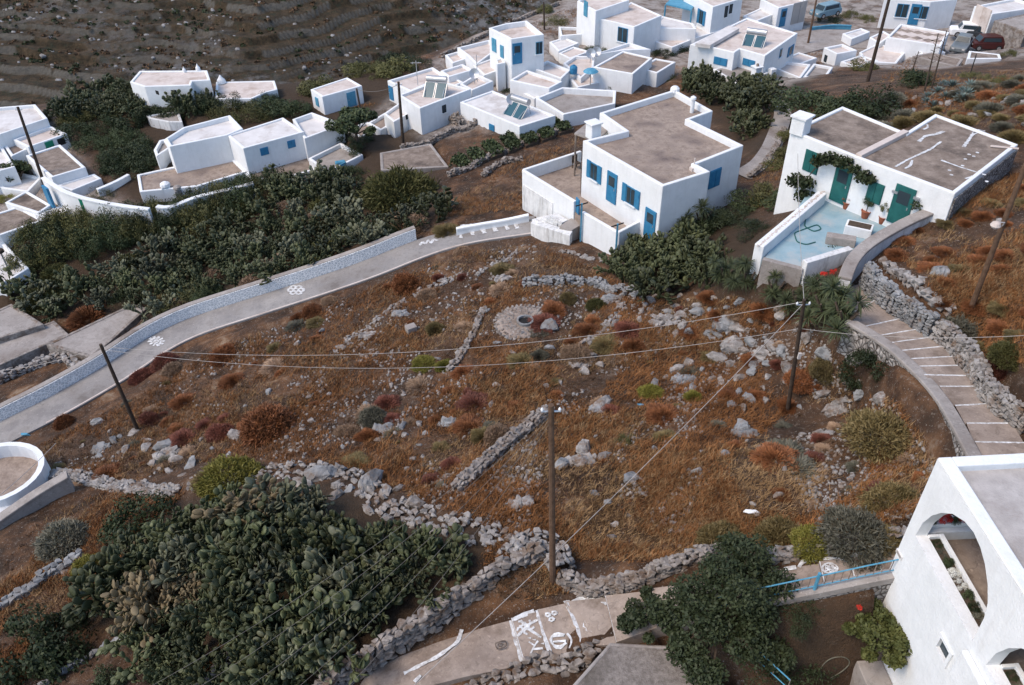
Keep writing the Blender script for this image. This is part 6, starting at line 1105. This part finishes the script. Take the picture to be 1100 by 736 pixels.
# knots of broken limestone breaking through the grass: each knot is one outcrop
for i, (u, v, rr_, lb) in enumerate([(395,362,.8,'jagged outcrop on the left half of the tumbled field wall'),(430,338,.7,'jagged outcrop midway along the tumbled field wall'),(540,300,.6,'low jagged outcrop beneath the loose stone row'),(655,322,.9,'jagged outcrop under the left end of the rubble bank'),(715,345,.9,'jagged outcrop between the rubble bank and the cables'),(775,352,1.0,'jagged outcrop under the yuccas'),(820,380,.9,'jagged outcrop left of the leaning pole'),(735,408,.8,'jagged outcrop beside the diagonal cable'),(625,392,.8,'jagged outcrop below the ringed tan bush'),(645,440,.7,'jagged outcrop in the field beyond the tall pole'),(625,496,.9,'jagged outcrop right of the tall pole'),(800,466,.7,'jagged outcrop in the grass left of the pole foot'),(900,440,.8,'jagged outcrop beside the large round bush'),(410,462,.7,'jagged outcrop beside the grey spiky bush'),(180,488,1.1,'jagged outcrop at the centre of the boulder pole rocks'),(110,482,.8,'jagged outcrop left of the boulder pole'),(560,540,.6,'jagged outcrop above the wall junction'),(480,455,.5,'small jagged outcrop left of the straight drystone wall'),(880,470,.6,'small jagged outcrop left of the large round bush')]):
    c = g1(u, v); mb = MB(); n_ = int(36*rr_); rr_ *= .55
    for k_ in range(n_): a = rng.uniform(0, 6.28); d_ = rr_*math.sqrt(rng.random()); x, y = c[0]+d_*1.3*math.cos(a), c[1]+d_*.8*math.sin(a); s = rng.uniform(.12, .32)*(1.3-d_/rr_*.6); stone_add(mb, [x, y, T(x, y)+s*.15], s*1.2, s, s*.7, None, rng.integers(0, 8))
    obj('rock_outcrop', mb, [rock, rockblue][i % 2], label=lb, cat='rock', base=c)
# scattered pebbles
u = rng.uniform(-20, 1100, 40000); v = rng.uniform(250, 620, 40000); m_ = inpoly(u, v, field); Q = G(u[m_], v[m_]); Q = Q[free(Q, .1)]; Q = Q[fbm(Q[:, 0]*.35, Q[:, 1]*.35, 3) > .46][:5200]
def pebble_mesh(Q, lo, hi):
    V0, F0 = ICO[0]; n = len(Q); s = rng.uniform(lo, hi, (n, 1, 1))*rng.uniform(.6, 1.2, (n, 1, 3)); a = rng.uniform(0, 6.28, n); R = np.zeros((n, 3, 3)); R[:, 0, 0] = np.cos(a); R[:, 0, 1] = -np.sin(a); R[:, 1, 0] = np.sin(a); R[:, 1, 1] = np.cos(a); R[:, 2, 2] = 1
    V = np.einsum('nij,nkj->nki', R, V0[None]*s)+Q[:, None, :]; return V.reshape(-1, 3), (np.array(F0)[None]+(np.arange(n)*len(V0))[:, None, None]).reshape(-1, 3)
V_p, F_p = pebble_mesh(Q, .02, .13); o = mobj('loose_stones', np_mesh('loose_stones', V_p, F_p, 3), rock, (0, 0, 0), kind='stuff')
# ================================================================ GRASS (uncountable)
dry = [field, [(950,255),(1030,215),(1130,170),(1130,400),(1090,420),(1050,370),(1000,320)], [(920,130),(960,110),(1000,80),(1130,75),(1130,170),(1090,150),(1005,118)], [(-20,640),(40,560),(120,525),(200,530),(160,570),(100,640),(20,740),(-20,740)], [(200,740),(230,700),(300,740)], [(500,205),(560,170),(640,140),(640,160),(570,190),(560,225),(500,232),(470,235)], [(800,190),(840,120),(860,120),(850,190),(820,205)], [(300,112),(420,112),(330,122)], [(470,60),(560,30),(640,-5),(600,40),(530,30),(480,75)], [(860,60),(880,52),(890,66),(870,75)], [(960,70),(985,62),(990,95),(940,95)], [(540,600),(590,600),(610,640),(560,650),(530,640)], [(520,590),(540,580),(545,605),(520,612)]]
def tufts(name, mat, n, hmin, hmax, w, nb, thr, seed, sc_=.3, lean=.5):
    Us = []; Vs = []
    for pl in dry:
        us = [p[0] for p in pl]; vs = [p[1] for p in pl]; ar = (max(us)-min(us))*(max(vs)-min(vs)); k = int(n*ar/400000); a = rng.uniform(min(us), max(us), k); b = rng.uniform(min(vs), max(vs), k); mk = inpoly(a, b, pl); Us.append(a[mk]); Vs.append(b[mk])
    Q = G(np.concatenate(Us), np.concatenate(Vs)); Q = Q[free(Q, .05)]; d = fbm(Q[:, 0]*sc_+seed, Q[:, 1]*sc_+seed*2, 4)+rng.normal(0, .035, len(Q)); Q = Q[d > thr]
    n_ = len(Q)*nb; c = np.repeat(Q, nb, 0)+np.append(rng.normal(0, .07, (n_, 2)), np.zeros((n_, 1)), 1); h = rng.uniform(hmin, hmax, (n_, 1)); dr = rng.normal(0, lean, (n_, 3)); dr[:, 2] = 1; dr[:, :2] += np.array([.25, -.1]); t_ = unit(n_); t_[:, 2] *= .2
    V = np.stack([c-t_*w, c+t_*w, c+dr*h], 1).reshape(-1, 3); print(name, n_)
    mobj(name, np_mesh(name, V, np.arange(len(V)).reshape(-1, 3), 3), mat, (0, 0, 0), kind='stuff')
tufts('rust_grass', g_rust, 80000, .08, .30, .018, 7, .435, 3)
tufts('straw_grass', g_straw, 46000, .08, .30, .014, 6, .455, 40, .24)
tufts('brown_weeds', g_dark, 36000, .05, .18, .022, 6, .44, 77, .4)
# ================================================================ CARS AND SMALL THINGS
def car(label, u, v, z, rz, mat, L=4.0, Wd=1.65, H_=1.45, pick=False, dirn=1):
    q = P(u, v, z); r = thing('parked_car', label, 'car', q); M = Matrix.Rotation(rz, 3, 'Z'); X = lambda x, y, zz: M@Vector((x*dirn, y, zz))+Vector(q)
    def loft(secs): # (x, half width, z0, z1)
        mb = MB(); V4 = []
        for x, hw, z0, z1 in secs: V4 += [X(x, -hw, z0), X(x, hw, z0), X(x, hw*.96, z1), X(x, -hw*.96, z1)]
        n = len(secs); return mb.add(V4, [(i*4+k, i*4+(k+1) % 4, (i+1)*4+(k+1) % 4, (i+1)*4+k) for i in range(n-1) for k in range(4)]+[(3, 2, 1, 0), tuple((n-1)*4+k for k in range(4))])
    h = Wd/2; obj('body', loft([(-L/2, h*.9, .35, .7), (-L/2+.15, h, .25, .82), (-L*.1, h, .22, .9), (L*.2, h, .22, .9), (L/2-.15, h, .25, .86), (L/2, h*.9, .35, .7)]), mat, r, bevel=.04)
    a, b_ = (-.05, .28) if pick else (-.22, .45)
    o = obj('cabin', loft([(a*L-.35, h*.9, .88, .9), (a*L, h*.8, .88, H_-.03), (b_*L-.3, h*.8, .88, H_), (b_*L, h*.9, .88, .9)]), mat, r, bevel=.04)
    wmb = MB()
    for s in (-1, 1): wmb.add([X(a*L+.0, s*h*.875, .95), X(b_*L-.35, s*h*.875, .95), X(b_*L-.45, s*h*.81, H_-.12), X(a*L+.08, s*h*.81, H_-.12)], [(0, 1, 2, 3)])
    obj('side_window', wmb, glass, o); obj('windscreen', MB().add([X(a*L-.36, -h*.75, .93), X(a*L-.36, h*.75, .93), X(a*L-.045, h*.68, H_-.08), X(a*L-.045, -h*.68, H_-.08)], [(0, 1, 2, 3)]), glass, o); obj('rear_window', MB().add([X(b_*L+.01, -h*.75, .95), X(b_*L+.01, h*.75, .95), X(b_*L-.27, h*.68, H_-.08), X(b_*L-.27, -h*.68, H_-.08)], [(0, 1, 2, 3)]), glass, o)
    for sx in (-.3, .31):
        for sy in (-1, 1):
            w_ = obj('wheel', MB().tube([X(sx*L, sy*(h-.18), .3), X(sx*L, sy*(h+.02), .3)], .31, 14), rubber, r); obj('rim', MB().tube([X(sx*L, sy*(h+.015), .3), X(sx*L, sy*(h+.03), .3)], .19, 10), metal, w_)
    for sy in (-.6, .6): obj('headlight', MB().box(X(-L/2-.0, sy*h, .58), .05, .25, .12, rz), roofwhite, r)
    return r
carpaint = mottled('white_car_paint', (.72, .72, .71), (.78, .78, .77), 2, .35, 0); carsil = mottled('dark_silver_car_paint', (.12, .14, .15), (.17, .19, .2), 2, .35, 0); carred = mottled('maroon_car_paint', (.05, .014, .014), (.07, .022, .02), 2, .4, 0); carblue = mottled('pale_blue_car_paint', (.13, .22, .27), (.18, .28, .33), 2, .4, 0); carblk = mottled('black_car_paint', (.03, .035, .04), (.05, .055, .06), 2, .35, 0)
car('white hatchback parked in front of the long garage', 1040,39,-6.6,-.35,carpaint, L=4.1); car('black car parked right behind the white hatchback', 1056,42,-6.6,-.5,carblk, L=3.6); car('dark silver pickup parked facing the slope below the white hatchback', 1032,53,-6.6,.95,carsil, L=4.4, pick=True); car('maroon car half hidden behind the shed with dark doorway', 1058,52.5,-6.6,-.1,carred, L=3.3); car('pale blue car beside the street planter at the top', 886,17,-7.2,.5,carblue, L=3.9)
solar_heater('tilted solar heater on the roof beside the tall black pole', 470, 98, -4.9, -.25); solar_heater('tilted solar heater on the wide white roof above the gardens', 559, 121, -5.0, -.75); solar_heater('tilted solar heater on the broad house behind the cactus slope', 811, 47, -3.45, -.5)
for i, (u, v, z, lb) in enumerate(((634,68,-5.3,'grey dish on the terrace left of the square brown roof'),(640,66,-5.3,'second dish right behind the first on the same terrace'),(510,90,-5.2,'small dish on the walled roof above the gardens'),(550,118,-5.0,'small dish on the wide white roof'))):
    q = P(u, v, z); r = thing('satellite_dish', lb, 'satellite dish', q, 'rooftop dishes'); obj('mast', MB().tube([q, q+np.array([0, 0, .9])], .04, 6), metal, r); c = Vector(q)+Vector((0, -.1, 1.0)); M = Matrix.Rotation(1.1, 3, 'X'); mb = MB(); prof = [(.02, 0), (.3, .05), (.5, .16), (.48, .18), (.02, .03)]; V_ = [M@Vector((rr*math.cos(k*.5236), rr*math.sin(k*.5236), zz))+c for rr, zz in prof for k in range(12)]; mb.add(V_, [(a*12+k, a*12+(k+1) % 12, (a+1)*12+(k+1) % 12, (a+1)*12+k) for a in range(4) for k in range(12)]); obj('dish', mb, metal, r)
for u, v, z, h in ((513,88,-5.2,2.6),(449,92,-5.4,2.4),(862,8,-4.6,2.5)): q = P(u, v, z); r = thing('roof_aerial', {513:'thin aerial on the walled roof above the gardens',449:'thin aerial on the tan roof behind the solar house',862:'thin aerial on the white garage house'}[u], 'aerial', q); obj('mast', MB().tube([q, q+np.array([0, 0, h])], .035, 5), metal, r); obj('antenna', MB().tube([q+np.array([-.5, 0, h-.2]), q+np.array([.5, 0, h-.2])], .02, 4).tube([q+np.array([-.3, -.3, h-.2]), q+np.array([-.3, .3, h-.2])], .015, 4).tube([q+np.array([.2, -.25, h-.2]), q+np.array([.2, .25, h-.2])], .015, 4), metal, r)
q = P(616,79,-5.5); r = thing('water_tank', 'small blue water tank on the terrace by the cream roofs', 'water tank', q); obj('tank', MB().lathe(q, [(.35, 0), (.38, .2), (.38, .6), (.3, .75), (.1, .8)], 14), blue, r); obj('lid', MB().lathe(q+np.array([0, 0, .8]), [(.14, 0), (.14, .06), (.02, .08)], 10), blue, r)
q = P(634,91,-6.0); r = thing('parasol', 'turquoise parasol in the yard behind the curved parapets', 'parasol', q); obj('pole', MB().tube([q, q+np.array([0, 0, 1.6])], .04, 6), metal, r); obj('canopy', MB().lathe(q+np.array([0, 0, 1.3]), [(.75, 0), (.5, .2), (.05, .32)], 12), blue2, r)
for u, v, lb, mt, s in ((182,214,'round topped white chimney left in the garden behind the hedge',white,1),(194,214,'smaller grey chimney right of the round topped one',concrete,.8)): q = g1(u, v); r = thing('chimney', lb, 'chimney', q, 'low chimneys behind the hedge'); obj('stack', MB().box(q-np.array([0, 0, .5]), .7*s, .7*s, 1.8*s, .4), mt, r, bevel=.05); obj('cap', MB().lathe(q+np.array([0, 0, 1.3*s]), [(.45*s, 0), (.4*s, .2*s), (.15*s, .35*s)], 10), mt, r)
q = P(8,287,-9.9); r = thing('street_lamp', 'round headed lamp on the white wall at the left edge', 'street lamp', q); obj('post', MB().tube([q, q+np.array([0, 0, 1.3])], .06, 8), metal, r); obj('lamp_shade', MB().lathe(q+np.array([0, 0, 1.25]), [(.1, 0), (.3, .1), (.28, .3), (.05, .42)], 12), wood, r)
ltr = [('white plastic scrap lying in the lower right of the field', 809,552,white,.34),('blue plastic scrap in the centre of the field', 689,436,blue2,.22),('blue plastic bag beside the road at the left edge', 28,468,blue2,.35)]
for lb, u, v, mt, s in ltr:
    q = g1(u, v); mb = MB(); V0, F0 = ICO[6]; mb.add((V0*np.array([s, s*.5, s*.3])*(1+rng.normal(0, .12, V0.shape)))+q+np.array([0, 0, s*.25]), F0); obj('litter', mb, mt, label=lb, cat='litter', base=q)
hs = [np.array([x, y, T(x, y)+.05]) for x, y, _ in smooth(resample(G([885,880,890,905,915,905,890], [735,718,708,705,712,722,730]), .1), 4)]
obj('garden_hose', MB().tube(hs, .018, 6), f_grey, label='dull green hose lying on the bare courtyard earth', cat='hose', base=hs[0])
q = g1(367,184); obj('tarpaulin', MB().box(q-np.array([0, 0, .2]), .9, .4, 1.2, .3), blue2, label='pale blue barrel shaped box by the grey roofed shed', cat='box', base=q, bevel=.1)
